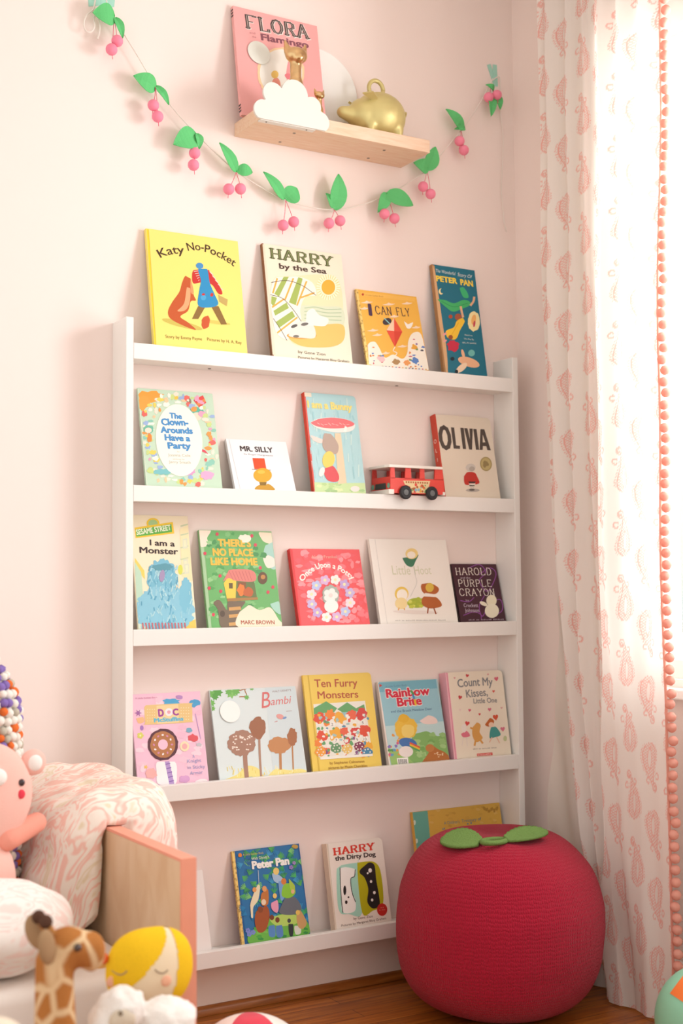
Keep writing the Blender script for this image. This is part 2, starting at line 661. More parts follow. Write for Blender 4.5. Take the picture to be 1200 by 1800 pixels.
    def slab(self, s, x0, y0, x1, y1, H, c, thick=0.9, thin=0.6, serif=0.55, gap=1.5):
        self.layer += 1
        a, d, nn, L, k = self._basis(x0, y0, x1, y1)
        adv, tot = [], 0
        for ch in s:
            wch = {'I': 1.6, ' ': 2.4}.get(ch, 4.0)
            adv.append(tot)
            tot += wch + gap
        tot -= gap
        sx, sy = L / tot, H * k / 6

        def q(ox, p):
            r = a + d * ((ox + p[0]) * sx) + nn * (p[1] * sy)
            return (r.x, r.y)
        nf = 0
        self.layer += 9
        for ch, ox in zip(s, adv):
            if ch == ' ':
                continue
            nf = 0
            if ch == 'I':
                ox -= 1.2
            for st in LET[ch]:
                for (p0, p1) in zip(st[:-1], st[1:]):
                    dx, dy = p1[0] - p0[0], p1[1] - p0[1]
                    ln = math.hypot(dx, dy)
                    v = abs(dy) / ln
                    wd = thin + (thick - thin) * v
                    ex, ey = dx / ln * wd * .2, dy / ln * wd * .2
                    px, py = -dy / ln * wd / 2, dx / ln * wd / 2
                    self.face([q(ox, z) for z in ((p0[0] - ex + px, p0[1] - ey + py), (p1[0] + ex + px, p1[1] + ey + py),
                                                  (p1[0] + ex - px, p1[1] + ey - py), (p0[0] - ex - px, p0[1] - ey - py))], c, -(nf % 9))
                    nf += 1
                if serif > 0 and ch not in 'OCD':
                    for e in (st[0], st[-1]):
                        if e[1] in (0, 6):
                            hw = thick / 2 + serif
                            yy = e[1] - (0.25 if e[1] == 6 else -0.25)
                            self.face([q(ox, z) for z in ((e[0] - hw, yy - .3), (e[0] + hw, yy - .3), (e[0] + hw, yy + .3), (e[0] - hw, yy + .3))], c, -(nf % 9))
                            nf += 1
        return self


def round_outline(w, h, r):
    if r <= 0:
        return [(0, 0), (w, 0), (w, h), (0, h)]
    o = [(0, 0)]
    for cx, cy, a0 in ((w - r, r, -90), (w - r, h - r, 0)):
        o += [(cx + r * math.cos(math.radians(a0 + t)), cy + r * math.sin(math.radians(a0 + t))) for t in (0, 22, 45, 68, 90)]
    o.append((0, h))
    return o


LEDGE = [z - 0.015 for z in RZ] + [2.2045]


def book(name, row, x, w, h, yb, th, color, label, group, crop, art, spine=None, board=0.002, rad=0.0, pages=M_PAGES, spine_label=None):
    yb = max(yb, -0.0685)
    A = -yb
    a = 0.0
    for _ in range(40):
        a = math.asin(max(1e-4, A - 0.0008 - th * math.cos(a)) / h)
    fb = Vector((x, yb, LEDGE[row] + th * math.sin(a) + 0.0003))
    root = thing(name, label, 'book', fb, (-a, 0, 0), group)
    cv = Cover(fb, a, w, h, crop)
    base = cv.mi(color)
    o = round_outline(w, h, rad)
    prism(cv.bm, o, 0.0, board, 'y', base)
    prism(cv.bm, o, th - board, th, 'y', base)
    if spine is None:
        box(cv.bm, (0, board, 0), (board * .8, th - board, h), base)
    art(cv)
    build('cover', cv.bm, cv.mats, root)
    x0 = board * .8
    if spine is not None:
        bm = bmesh.new()
        mats = [spine] if not isinstance(spine, str) else [mat(spine, 0.4, 0.4)]
        box(bm, (-0.0007, -0.00025, -0.0002), (w * 0.035 if spine is M_GOLD else 0.0035, 0.0, h + 0.0002))
        box(bm, (-0.0007, 0.0, -0.0002), (0.0, th, h + 0.0002))
        so = build('spine', bm, mats, root)
        if spine_label:
            so['label'] = spine_label
        x0 = 0.0
    boxobj('page_block', (x0, board, 0.0025), (w - max(0.003, rad * .4), th - board, h - 0.0025), pages, root)
    return root


def gold_mat():
    m = bpy.data.materials.new('patterned_gold_foil')
    m.use_nodes = True
    N, L = nodes(m)
    b = N['Principled BSDF']
    b.inputs['Roughness'].default_value = 0.35
    b.inputs['Metallic'].default_value = 0.35
    tc = N.new('ShaderNodeTexCoord')
    v = N.new('ShaderNodeTexVoronoi')
    v.inputs['Scale'].default_value = 140
    cr = N.new('ShaderNodeValToRGB')
    cr.color_ramp.elements[0].color = rgb('#8C6A2C')
    cr.color_ramp.elements[1].color = rgb('#EBCB78')
    cr.color_ramp.elements[1].position = 0.55
    L.new(tc.outputs['Object'], v.inputs['Vector'])
    L.new(v.outputs[0], cr.inputs[0])
    L.new(cr.outputs[0], b.inputs['Base Color'])
    return m


M_GOLD = gold_mat()

C4, C5, C6, C7 = (220, 390, 1 / 3), (600, 450, .266667), (180, 540, .3), (500, 620, .358333)
C8, C9, C10, C11 = (180, 870, .316667), (490, 900, .366667), (180, 1160, .316667), (510, 1140, .35)
C12, C13, C14 = (330, 1400, .325), (660, 1380, .366667), (400, 0, .216667)


def art_katy(c):
    c.poly([(112, 38), (122, 40), (160, 648), (148, 645)], '#F6D23A')
    c.poly([(121, 40), (124, 40), (163, 648), (160, 648)], '#D9AE2A')
    c.text('Katy', 186, 190, 312, 168, 44, '#4A3420', .012, arc=8)
    c.text('No-', 331, 152, 416, 152, 42, '#4A3420', .012, arc=2)
    c.text('Pocket', 418, 158, 572, 236, 42, '#4A3420', .012, arc=9)
    c.ell(300, 540, 110, 16, '#CDBB5A', 14)
    c.ell(480, 530, 75, 9, '#D9C763', 8)
    # generic stand-ins for the pictured pair: rust, blue, tan and red shapes
    c.smooth([(318, 285), (345, 300), (350, 350), (362, 390), (372, 415), (345, 420), (330, 470), (290, 500), (330, 530), (372, 570), (300, 545), (238, 510), (226, 470), (250, 420), (285, 370), (300, 320)], '#C2592A')
    c.smooth([(325, 345), (342, 350), (340, 420), (318, 465), (275, 470), (310, 430)], '#E9A778')
    c.smooth([(345, 300), (358, 350), (360, 380), (345, 370)], '#E39A66')
    c.poly([(384, 445), (424, 445), (385, 512), (352, 512)], '#8C6A34')
    c.poly([(452, 445), (492, 445), (536, 540), (505, 542)], '#8C6A34')
    c.smooth([(360, 255), (395, 250), (440, 255), (480, 310), (512, 375), (490, 378), (455, 330), (400, 320), (360, 325), (352, 290)], '#C8322C')
    for i in range(5):
        c.line([(445 + i * 15, 262 + i * 22), (462 + i * 13, 280 + i * 20)], 5, '#F0D9C8')
        c.line([(362 + i * 6, 262 + i * 12), (390, 258 + i * 12)], 3, '#F0D9C8')
    c.smooth([(385, 248), (430, 248), (445, 320), (470, 380), (490, 435), (440, 452), (384, 440), (390, 360), (398, 310)], '#2C8FC4')
    c.ell(412, 400, 14, 14, '#4BA6D6', 0)
    c.ell(456, 385, 8, 10, '#C8322C', 20)
    c.ell(412, 383, 9, 6, '#C8322C', 0)
    c.ell(392, 232, 20, 16, '#4B93C8', 10)
    c.poly([(490, 385), (540, 410), (535, 445), (495, 420)], '#C3A660')
    c.fuzz(424, 530, 22, 36, '#C9562C', 4, 18, .15)
    c.text('Story by Emmy Payne', 212, 612, 405, 626, 17, '#8A6A2C', .01)
    c.text('Pictures by H. A. Rey', 432, 626, 614, 646, 17, '#8A6A2C', .01)


def art_sea(c):
    c.poly([(722, 118), (734, 120), (792, 702), (775, 700)], '#E5DCC4')
    c.slab('HARRY', 770, 192, 1090, 236, 52, '#575C34', 1.25, .75, .5)
    c.slab('HARRY', 771, 191, 1091, 235, 50, '#8C9660', .3, .2, 0)
    c.text('by the Sea', 812, 246, 1062, 274, 28, '#4A3328', .03)
    c.smooth([(800, 290), (900, 285), (1040, 280), (1130, 330), (1150, 480), (1150, 620), (1080, 655), (900, 650), (840, 560), (790, 470), (780, 340)], '#F6E2B6')
    c.smooth([(930, 440), (1050, 445), (1142, 455), (1145, 545), (1000, 530), (920, 520)], '#D5DDC0')
    for i in range(4):
        c.line([(945, 455 + 18 * i), (1000, 450 + 19 * i), (1060, 462 + 18 * i), (1138, 460 + 20 * i)], 4, '#A9BF98', True)
    c.smooth([(860, 600), (960, 545), (1060, 540), (1148, 545), (1150, 625), (1080, 660), (930, 655)], '#F2C064')
    c.ell(1070, 345, 62, 68, '#F9EFD0')
    for i in range(28):
        a = 2 * PI * i / 28
        c.line([(1070 + 44 * math.cos(a), 345 + 46 * math.sin(a)), (1070 + 62 * math.cos(a), 345 + 66 * math.sin(a))], 4, '#F4D48A')
    c.ell(1070, 345, 36, 40, '#F3AE33')
    # striped beach umbrella
    c.smooth([(800, 292), (900, 288), (985, 320), (1005, 385), (950, 395), (922, 460), (925, 525), (870, 590), (850, 622), (795, 585), (775, 500), (765, 420), (768, 350)], '#F4F0E2')
    for i, (p0, p1, p2, p3) in enumerate([((835, 290), (862, 290), (810, 395), (785, 380)), ((912, 292), (935, 300), (898, 440), (862, 425)),
                                          ((770, 392), (800, 400), (782, 450), (768, 430)), ((780, 470), (850, 425), (862, 455), (790, 495)),
                                          ((793, 528), (880, 470), (895, 500), (810, 560))]):
        c.poly([p0, p1, p2, p3], '#A3B75A')
    for q in (((800, 300), (778, 375)), ((885, 300), (842, 410)), ((955, 315), (905, 440)), ((775, 450), (835, 408)), ((802, 585), (905, 505)), ((995, 375), (925, 400))):
        c.line(q, 9, '#EFAE4C')
    c.line([(770, 320), (850, 310), (930, 335), (1005, 388)], 3, '#5A4A3A', True)
    c.line([(765, 385), (830, 405), (890, 470), (930, 530)], 3, '#5A4A3A', True)
    c.line([(780, 510), (820, 570), (852, 625)], 3, '#5A4A3A', True)
    # pale speckled beach stones where the picture has its animal
    c.ell(930, 600, 80, 18, '#D99E44')
    c.smooth([(860, 600), (880, 550), (930, 525), (990, 545), (1000, 610), (930, 612)], '#E6E2D8')
    c.smooth([(950, 540), (955, 480), (990, 458), (1020, 490), (1070, 512), (1055, 548), (1000, 548)], '#EFEBE2')
    c.ell(890, 550, 18, 8, '#55504C', -20)
    c.ell(945, 540, 20, 8, '#6A645E', -10)
    c.ell(900, 604, 16, 7, '#7A746C')
    c.text('by Gene Zion', 912, 692, 1056, 706, 15, '#6A5848', .02)
    c.text('Pictures by Margaret Bloy Graham', 912, 720, 1180, 742, 13, '#6A5848', .01)


def art_fly(c):
    c.poly([(125, 238), (484, 276), (480, 300), (128, 262)], '#F6C05A')
    for x, y, r in ((165, 305, 40), (310, 318, 42), (430, 312, 36), (150, 345, 30), (205, 490, 38), (235, 520, 34), (345, 398, 34), (490, 470, 30), (400, 595, 34), (290, 640, 30)):
        c.smooth([(x - r, y + 4), (x - r * .3, y - 3), (x, y - 10), (x + r * .4, y - 4), (x + r, y - 2), (x + r * .2, y + 8)], '#F7DCC0')
    c.text('I', 180, 388, 204, 392, 74, '#4A3050', .06)
    c.slab('CAN', 228, 382, 332, 392, 52, '#5A3A3A', .8, .55, .2)
    c.slab('FLY', 366, 392, 452, 398, 50, '#5A3A3A', .8, .55, .2)
    c.text('A Little Golden Book', 158, 262, 276, 272, 10, '#C98A3C', .02)
    c.ell(140, 254, 8, 8, '#C04A2C')
    c.smooth([(180, 712), (172, 590), (215, 565), (245, 600), (285, 670), (340, 650), (400, 678), (432, 640), (440, 560), (470, 508), (525, 520), (565, 700), (578, 752), (380, 738)], '#F8F1E2')
    # red, white and dark rounded shapes in the sky
    c.poly([(345, 408), (400, 500), (352, 600), (296, 490)], '#E5533C')
    c.poly([(345, 408), (296, 490), (346, 496)], '#F6D3B4')
    c.poly([(400, 500), (346, 496), (352, 600)], '#D8432F')
    c.line([(352, 600), (340, 625), (365, 640), (350, 660)], 5, '#F8EFE4', True)
    c.ell(300, 432, 30, 22, '#3F343C', -20)
    c.line([(282, 412), (318, 448)], 6, '#8FD0D2')
    c.smooth([(412, 430), (435, 450), (470, 438), (455, 475), (430, 475)], '#FAF4E8')
    r = random.Random(4)
    cols = ['#E0853C', '#5C7FC4', '#C8566A', '#E8B04A', '#7E9A62', '#8A6A9E', '#4A4A58']
    for i in range(26):
        if i < 12:
            x, y = r.uniform(190, 270), r.uniform(590, 715)
            if x > 235:
                y = max(y, 660)
        else:
            x, y = r.uniform(445, 555), r.uniform(545, 735)
        c.fuzz(x, y, r.uniform(5, 12), r.uniform(4, 8), r.choice(cols), i, 10, .3)
    for x, y, q, k in ((358, 700, 26, '#B08A58'), (432, 705, 22, '#EBA05C'), (486, 690, 26, '#5C86C8'), (480, 600, 20, '#E8A83C'), (262, 680, 26, '#F0C3C4')):
        c.fuzz(x, y, q, q * .8, k, int(x), 14, .3)
    for x in range(270, 560, 22):
        c.fuzz(x, 728 + (x - 270) * .07, 6, 4, cols[x % 7], x, 8, .3)


def art_pan(c):
    c.poly([(596, 62), (612, 62), (702, 768), (686, 768)], '#C79A6A')
    c.smooth([(598, 62), (616, 100), (630, 200), (650, 330), (668, 460), (690, 600), (700, 740), (690, 770), (672, 640), (640, 420), (610, 200)], '#D9AE80')
    c.text('The Wonderful', 622, 106, 752, 128, 22, '#DDE6E2', .0, .3)
    c.text('Story Of', 764, 132, 862, 150, 24, '#DDE6E2', .0, .3)
    c.text('PETER', 624, 164, 764, 184, 36, '#F4D64E', .05)
    c.text('PAN', 784, 190, 868, 202, 38, '#F4D64E', .05)
    c.ell(656, 234, 16, 20, '#F1E3A6')
    c.ell(664, 230, 13, 17, '#1E7187')
    # loose coloured leaf, drop and cloud shapes drifting on teal
    c.smooth([(778, 210), (800, 205), (828, 240), (835, 275), (800, 270)], '#3FB878')
    c.smooth([(632, 285), (680, 290), (740, 312), (800, 290), (842, 300), (845, 325), (790, 350), (735, 368), (690, 340)], '#43B36A')
    c.line([(660, 300), (740, 335), (830, 312)], 4, '#2E9456', True)
    c.line([(785, 335), (792, 370), (800, 402)], 14, '#E9B791', True)
    c.line([(850, 325), (868, 300), (874, 272)], 14, '#E9B791', True)
    c.ell(768, 402, 22, 22, '#A4553A')
    c.ell(718, 400, 13, 13, '#B85030')
    c.smooth([(800, 408), (812, 430), (780, 490), (752, 548), (700, 540), (688, 495), (740, 470), (758, 430)], '#F2C53C')
    c.line([(770, 440), (720, 530)], 4, '#DDAA2C')
    c.ell(680, 515, 15, 7, '#E8A0A0', -30)
    c.ell(682, 560, 13, 7, '#E8A0A0', -30)
    c.ell(718, 536, 15, 15, '#9A5230')
    c.fuzz(735, 595, 38, 38, '#C8304A', 3, 18, .2)
    c.fuzz(872, 432, 40, 66, '#F4E4A8', 3, 26, .06)
    c.ell(870, 420, 15, 34, '#F0B46A', 10)
    c.ell(874, 448, 7, 22, '#C84A5A', 8)
    c.ell(856, 640, 22, 22, '#6FB9B2')
    c.ell(838, 700, 74, 30, '#E9B48E', 18)
    c.ell(790, 738, 46, 20, '#F0D3B4', -40)
    c.ell(800, 645, 10, 30, '#E9B48E', -15)
    c.ell(730, 678, 14, 12, '#20303A')
    c.ell(757, 762, 11, 12, '#20303A')
    for i, (s, a, b) in enumerate((('Based on', 812, 862), ('The Play By', 806, 872), ('SIR J. M. BARRIE', 796, 888))):
        c.text(s, a, 524 + 26 * i, b, 530 + 26 * i, 10, '#D9E3DC', .02)


def scatter(c, seed, spots, cols, r0, r1, fuzz=.25):
    r = random.Random(seed)
    for x, y in spots:
        c.fuzz(x, y, r.uniform(r0, r1), r.uniform(r0, r1) * .85, r.choice(cols), r.randint(0, 999), 14, fuzz)


def art_clown(c):
    c.poly([(195, 478), (212, 480), (262, 1045), (245, 1043)], '#DDE8D4')
    c.fuzz(275, 525, 78, 36, '#F0A040', 1, 18, .22)
    c.fuzz(240, 560, 32, 44, '#EFA348', 2, 16, .2)
    c.poly([(532, 545), (588, 516), (608, 560), (566, 588)], '#DE4A44')
    c.poly([(552, 560), (598, 535), (604, 552), (560, 580)], '#F08A4A')
    c.ell(555, 612, 46, 26, '#5FB79C', 20)
    c.ell(552, 640, 30, 24, '#F6D9C4')
    c.ell(505, 548, 14, 20, '#8A7A6A', -30)
    c.ell(430, 530, 14, 12, '#F2C24A')
    pal = ['#F4C9A0', '#EF9A4C', '#8CC8B4', '#E86A60', '#9CB4DC', '#F2D060', '#F5E2D0', '#C7D98C', '#EBA3BE', '#FBF3E4']
    r = random.Random(9)
    spots = []
    for i in range(118):
        a = 2 * PI * i / 118
        k = r.uniform(1.12, 1.55)
        spots.append((452 + 148 * k * math.cos(a) + 16 * math.sin(a), 780 + 215 * k * .92 * math.sin(a)))
    spots = [(x, y) for x, y in spots if 215 + (y - 490) * .09 < x < 632 + (y - 510) * .12 and 500 < y < 1048]
    scatter(c, 5, spots, pal, 7, 21)
    c.fuzz(505, 960, 36, 26, '#E79AC6', 8, 20, .15)
    c.fuzz(612, 985, 40, 26, '#EFA9CE', 9, 20, .15)
    c.fuzz(350, 965, 50, 18, '#7CC0C4', 12, 18, .2)
    c.fuzz(270, 715, 30, 24, '#6EB9A0', 14, 16, .12)
    c.ell(268, 722, 20, 16, '#F6DCC8')
    c.fuzz(275, 765, 14, 26, '#EF8840', 17, 14, .2)
    c.poly([(548, 820), (600, 838), (620, 862), (560, 836)], '#DE4A5C')
    c.ell(448, 780, 136, 212, '#FBF6E6', -6, 40)
    c.text('The', 392, 650, 466, 656, 32, '#4A90C8', .06)
    c.text('Clown-', 344, 690, 505, 694, 38, '#4A90C8', .06)
    c.text('Arounds', 340, 735, 530, 742, 36, '#4A90C8', .06)
    c.text('Have a', 364, 780, 515, 786, 36, '#4A90C8', .06)
    c.text('Party', 382, 828, 520, 830, 36, '#4A90C8', .06)
    c.text('by', 438, 850, 452, 850, 7, '#B8AFA0')
    c.text('Joanna Cole', 384, 874, 515, 878, 17, '#B8AFA0', .01)
    c.text('pictures by', 412, 893, 480, 895, 7, '#B8AFA0')
    c.text('Jerry Smath', 388, 914, 516, 918, 16, '#B8AFA0', .01)


def art_silly(c):
    c.line([(741, 776), (806, 1064)], 3, '#D4D2D4')
    c.text('MR. SILLY', 808, 842, 1000, 852, 30, '#3A2C2C', .035)
    c.text('by Roger Hargreaves', 830, 864, 1000, 874, 8, '#8A8488')
    c.poly([(878, 884), (948, 886), (960, 950), (890, 948)], '#EC4E22')
    c.line([(876, 950), (985, 955)], 3, '#6A4A28')
    c.ell(938, 985, 54, 42, '#D9A62A', 0, 28)
    c.ell(930, 966, 22, 11, '#E8BE4A')
    c.smooth([(905, 1048), (935, 1035), (950, 1045), (970, 1035), (1000, 1055), (1002, 1072), (898, 1070)], '#C9962A')
    c.poly([(918, 1025), (962, 1025), (956, 1045), (924, 1045)], '#8A6A28')


def art_bunny(c):
    r = random.Random(2)
    for i in range(70):
        x, y = r.uniform(110, 390), r.uniform(215, 600)
        c.line([(x, y), (x + r.uniform(-4, 8), y + r.uniform(20, 60))], r.uniform(3, 8), r.choice(['#9CCBD0', '#B6DADC', '#A8D3D6', '#C4E0DC']))
    c.poly([(95, 195), (130, 197), (132, 218), (98, 215)], '#EFE2CC')
    c.poly([(145, 635), (240, 640), (402, 640), (404, 692), (148, 682)], '#C6DDA0')
    for i in range(16):
        c.fuzz(r.uniform(150, 395), r.uniform(640, 688), 14, 7, r.choice(['#B4D28C', '#D8E4AC', '#A6C888']), i, 10, .3)
    c.text('I am a Bunny', 112, 268, 332, 284, 34, '#EFDB76', .055)
    c.smooth([(125, 342), (160, 325), (235, 318), (310, 330), (345, 355), (325, 385), (250, 392), (165, 372)], '#E6E6DE')
    c.smooth([(128, 342), (165, 326), (235, 319), (308, 330), (342, 352), (300, 368), (225, 372), (160, 362)], '#E8686A')
    for i in range(9):
        c.line([(160 + i * 18, 345 + (i % 3) * 4), (172 + i * 18, 352 + (i % 2) * 5)], 3, '#F2B0A8')
    c.poly([(295, 360), (306, 365), (302, 390), (288, 385)], '#F4F2EA')
    c.poly([(245, 395), (275, 395), (304, 640), (262, 645)], '#DFCBA8')
    # soft grey-brown, yellow and red shapes
    c.smooth([(130, 405), (185, 425), (178, 445), (140, 430)], '#EBD6CC')
    c.smooth([(195, 395), (225, 398), (262, 450), (255, 495), (210, 490), (185, 455)], '#B49C8C')
    c.ell(215, 525, 30, 42, '#F1CE5A', 10)
    c.smooth([(190, 570), (235, 555), (265, 600), (258, 632), (210, 625)], '#D8484C')
    c.ell(182, 585, 13, 24, '#F2EDE4', 20)
    c.ell(345, 668, 22, 14, '#F1DFD8')


def art_olivia(c):
    K = '#544A44'
    c.slab('O', 770, 466, 813, 470, 102, K, 1.65, 1.0, 0)
    c.poly([(815, 366), (831, 367), (841, 455), (860, 457), (860, 472), (829, 470)], K)
    c.poly([(861, 368), (878, 369), (890, 473), (874, 472)], K)
    c.poly([(880, 370), (896, 371), (909, 426), (906, 372), (922, 373), (919, 476), (905, 475)], K)
    c.poly([(925, 374), (941, 375), (954, 477), (938, 476)], K)
    c.poly([(960, 375), (979, 376), (1011, 479), (994, 478), (989, 459), (972, 458), (971, 477), (956, 477)], K)
    c.poly([(971, 402), (984, 440), (971, 440)], '#E6D9C6')
    c.ell(912, 564, 24, 20, '#D0C8BE')
    c.ell(918, 570, 14, 12, '#B4ABA0')
    c.smooth([(880, 605), (892, 588), (930, 588), (945, 610), (954, 640), (918, 648), (884, 645)], '#C33A30')
    c.poly([(900, 632), (938, 632), (932, 640), (906, 640)], '#3C3634')
    c.poly([(902, 642), (936, 642), (932, 648), (906, 648)], '#E8E2D8')
    c.poly([(905, 650), (932, 650), (928, 656), (908, 656)], '#3C3634')
    c.line([(914, 655), (914, 672)], 6, '#CFC6BC')
    c.line([(924, 655), (924, 672)], 6, '#CFC6BC')
    c.ell(922, 675, 34, 8, '#B4AAA0')
    c.ell(918, 673, 14, 5, '#6A625C')
    c.ell(987, 546, 29, 35, '#A89662', -8, 30)
    c.ell(987, 546, 24, 30, '#C0AE78', -8, 30)
    c.fuzz(985, 546, 13, 17, '#978558', 2, 14, .3)


def art_monster(c):
    c.poly([(428, 190), (475, 165), (500, 480), (440, 450)], '#F2E3B4')
    for y in (165, 215, 285, 350, 430):
        c.poly([(432, y + 5), (476, y - 6), (478, y + 2), (434, y + 13)], '#C9D3AE')
    for x, y in ((458, 270), (462, 385), (468, 410)):
        c.poly([(x - 14, y - 26), (x + 12, y - 30), (x + 14, y + 26), (x - 12, y + 30)], '#D9DCC2')
        c.poly([(x - 8, y - 18), (x + 6, y - 20), (x + 8, y + 16), (x - 6, y + 18)], '#EFE6C2')
    c.ell(432, 415, 13, 28, '#D6DC5E')
    c.poly([(180, 350), (232, 420), (236, 470), (180, 400)], '#F2D36A')
    c.poly([(178, 370), (215, 430), (225, 560), (178, 600)], '#BFDCC4')
    c.poly([(178, 600), (500, 560), (520, 742), (178, 744)], '#D9E4D0')
    c.poly([(450, 715), (520, 690), (522, 742), (460, 742)], '#EBCB62')
    # the hanging street sign
    c.ell(280, 158, 36, 30, '#F0C93A')
    c.ell(280, 158, 26, 21, '#A9C98C')
    c.poly([(178, 182), (390, 150), (398, 214), (184, 240)], '#F0C93A')
    c.poly([(184, 192), (382, 162), (386, 206), (188, 232)], '#5FAE48')
    c.text('SESAME', 190, 222, 282, 209, 30, '#EDF2D4', .04)
    c.text('STREET', 290, 207, 382, 194, 30, '#EDF2D4', .04)
    c.text('I am a', 262, 279, 402, 286, 32, '#3A2A28', .03)
    c.text('Monster', 206, 321, 420, 330, 34, '#3A2A28', .03)
    # shaggy blue mass of fur
    c.fuzz(330, 470, 86, 110, '#7CBCD2', 1, 60, .1)
    c.fuzz(345, 640, 165, 130, '#8CC6DA', 2, 80, .08)
    c.fuzz(462, 560, 36, 95, '#7FC0D6', 3, 40, .12)
    r = random.Random(7)
    for i in range(150):
        x, y = r.gauss(335, 70), r.uniform(390, 730)
        hw = 70 if y < 530 else 150
        x = max(335 - hw, min(345 + hw, x))
        a = r.uniform(-.6, .6)
        ln = r.uniform(14, 32)
        c.line([(x, y), (x + ln * math.sin(a), y + ln * math.cos(a))], r.uniform(4, 9), r.choice(['#6BB1CC', '#9ED0DF', '#B5DCE4', '#5FA4C2', '#A9D6E0']))
    c.fuzz(332, 402, 58, 20, '#5F9CAC', 9, 24, .2)
    c.ell(330, 450, 15, 34, '#A494B8', 8)
    for x in range(222, 460, 18):
        c.line([(x, 712 + (x % 3) * 5), (x + 4, 742)], 8, '#C56E74')


def art_home(c):
    c.poly([(535, 193), (552, 196), (605, 738), (590, 740)], '#A9CBA0')
    c.poly([(560, 195), (935, 210), (1000, 730), (607, 738)], '#6FB36B')
    c.smooth([(535, 193), (600, 197), (580, 240), (592, 275), (540, 285)], '#F4E4D0')
    c.smooth([(870, 207), (936, 210), (945, 270), (900, 262), (880, 240)], '#F4E2C8')
    c.smooth([(905, 280), (948, 262), (965, 400), (930, 405), (895, 345)], '#A9D2C6')
    c.smooth([(890, 345), (920, 335), (960, 360), (962, 390), (915, 405)], '#F1E6D8')
    r = random.Random(11)
    for i in range(120):
        x, y = r.uniform(575, 960), r.uniform(210, 700)
        if x > 880 + (y - 200) * .1 or x < 575 + (y - 200) * .06:
            continue
        c.fuzz(x, y, r.uniform(10, 24), r.uniform(8, 16), r.choice(['#57A15A', '#83C07C', '#6AAE66', '#97CB8C', '#4F9658']), i, 12, .3)
    for x, y in ((636, 218), (828, 228), (848, 278), (875, 405), (652, 450), (592, 518), (656, 535), (945, 512), (918, 540), (615, 665), (568, 325)):
        c.ell(x, y, 9, 10, '#D6485C', n=12)
    c.text("THERE'S", 640, 284, 825, 288, 40, '#E6BE4A', .06)
    c.text('NO PLACE', 612, 336, 838, 340, 40, '#E6BE4A', .06)
    c.text('LIKE HOME', 600, 388, 862, 390, 40, '#E6BE4A', .06)
    c.fuzz(790, 240, 32, 22, '#F2EEDC', 5, 16, .25)
    # tree house
    c.poly([(690, 470), (840, 475), (858, 580), (690, 582)], '#6A7A4C')
    c.poly([(672, 490), (700, 450), (742, 470), (738, 582), (690, 580)], '#EBCB52')
    c.poly([(700, 490), (722, 490), (722, 520), (702, 520)], '#6A5A3C')
    c.smooth([(668, 480), (700, 418), (830, 420), (846, 478), (745, 478), (700, 462)], '#D9837A')
    for i in range(7):
        c.line([(702 + i * 18, 424), (725 + i * 17, 474)], 3, '#C46E68')
    c.poly([(750, 485), (795, 485), (795, 560), (752, 560)], '#8A5A3C')
    c.fuzz(768, 530, 22, 32, '#E2803C', 3, 14, .2)
    c.fuzz(812, 540, 28, 30, '#C0653A', 4, 14, .2)
    c.poly([(690, 575), (860, 568), (862, 582), (692, 592)], '#A97E4A')
    c.smooth([(700, 590), (790, 590), (765, 640), (755, 735), (660, 738), (640, 640), (615, 600), (650, 585), (690, 640)], '#7A6A58')
    for y in (625, 665, 710):
        c.poly([(700, y), (765, y - 6), (770, y + 12), (702, y + 18)], '#D0A062')
    c.ell(665, 660, 14, 18, '#5C4E42')
    c.smooth([(760, 650), (810, 612), (870, 640), (930, 625), (975, 690), (995, 730), (755, 735)], '#F5E4CC')
    c.smooth([(930, 605), (975, 590), (992, 660), (960, 650)], '#A9D6C4')
    c.ell(888, 462, 26, 34, '#6B5038')
    c.ell(890, 456, 13, 13, '#C08A4A')
    c.text('MARC BROWN', 768, 718, 955, 718, 22, '#A8563C', .03)


def art_potty(c):
    c.poly([(55, 180), (64, 180), (108, 547), (90, 547)], '#E23A3E')
    r = random.Random(3)
    for i in range(130):
        x, y = r.uniform(75, 380), r.uniform(195, 530)
        x += (y - 190) * .17
        c.fuzz(x, y, r.uniform(8, 22), r.uniform(7, 18), r.choice(['#F47C84', '#F58C92', '#EE6069', '#F69AA0']), i, 10, .25)
    c.text('Alona Frankel', 155, 222, 278, 222, 14, '#F2C0B0', .02)
    c.text('Once Upon a Potty', 112, 336, 352, 328, 27, '#FBF4EC', .03, arc=66)
    cols = ['#C9B8E0', '#F4E0E8', '#BCC4EA', '#D9B4DC', '#F6EEEA', '#C4A8DC']
    for i in range(12):
        a = 2 * PI * i / 12 - .3
        c.flower(248 + 95 * math.cos(a), 415 + 92 * math.sin(a), 24, cols[i % 6], '#F4E6B0')
    c.fuzz(247, 400, 40, 50, '#A9B2A8', 3, 30, .08)
    c.flower(247, 400, 34, '#F7F0EA', '#F4D9D4')
    c.ell(250, 452, 34, 32, '#F9F3EE')


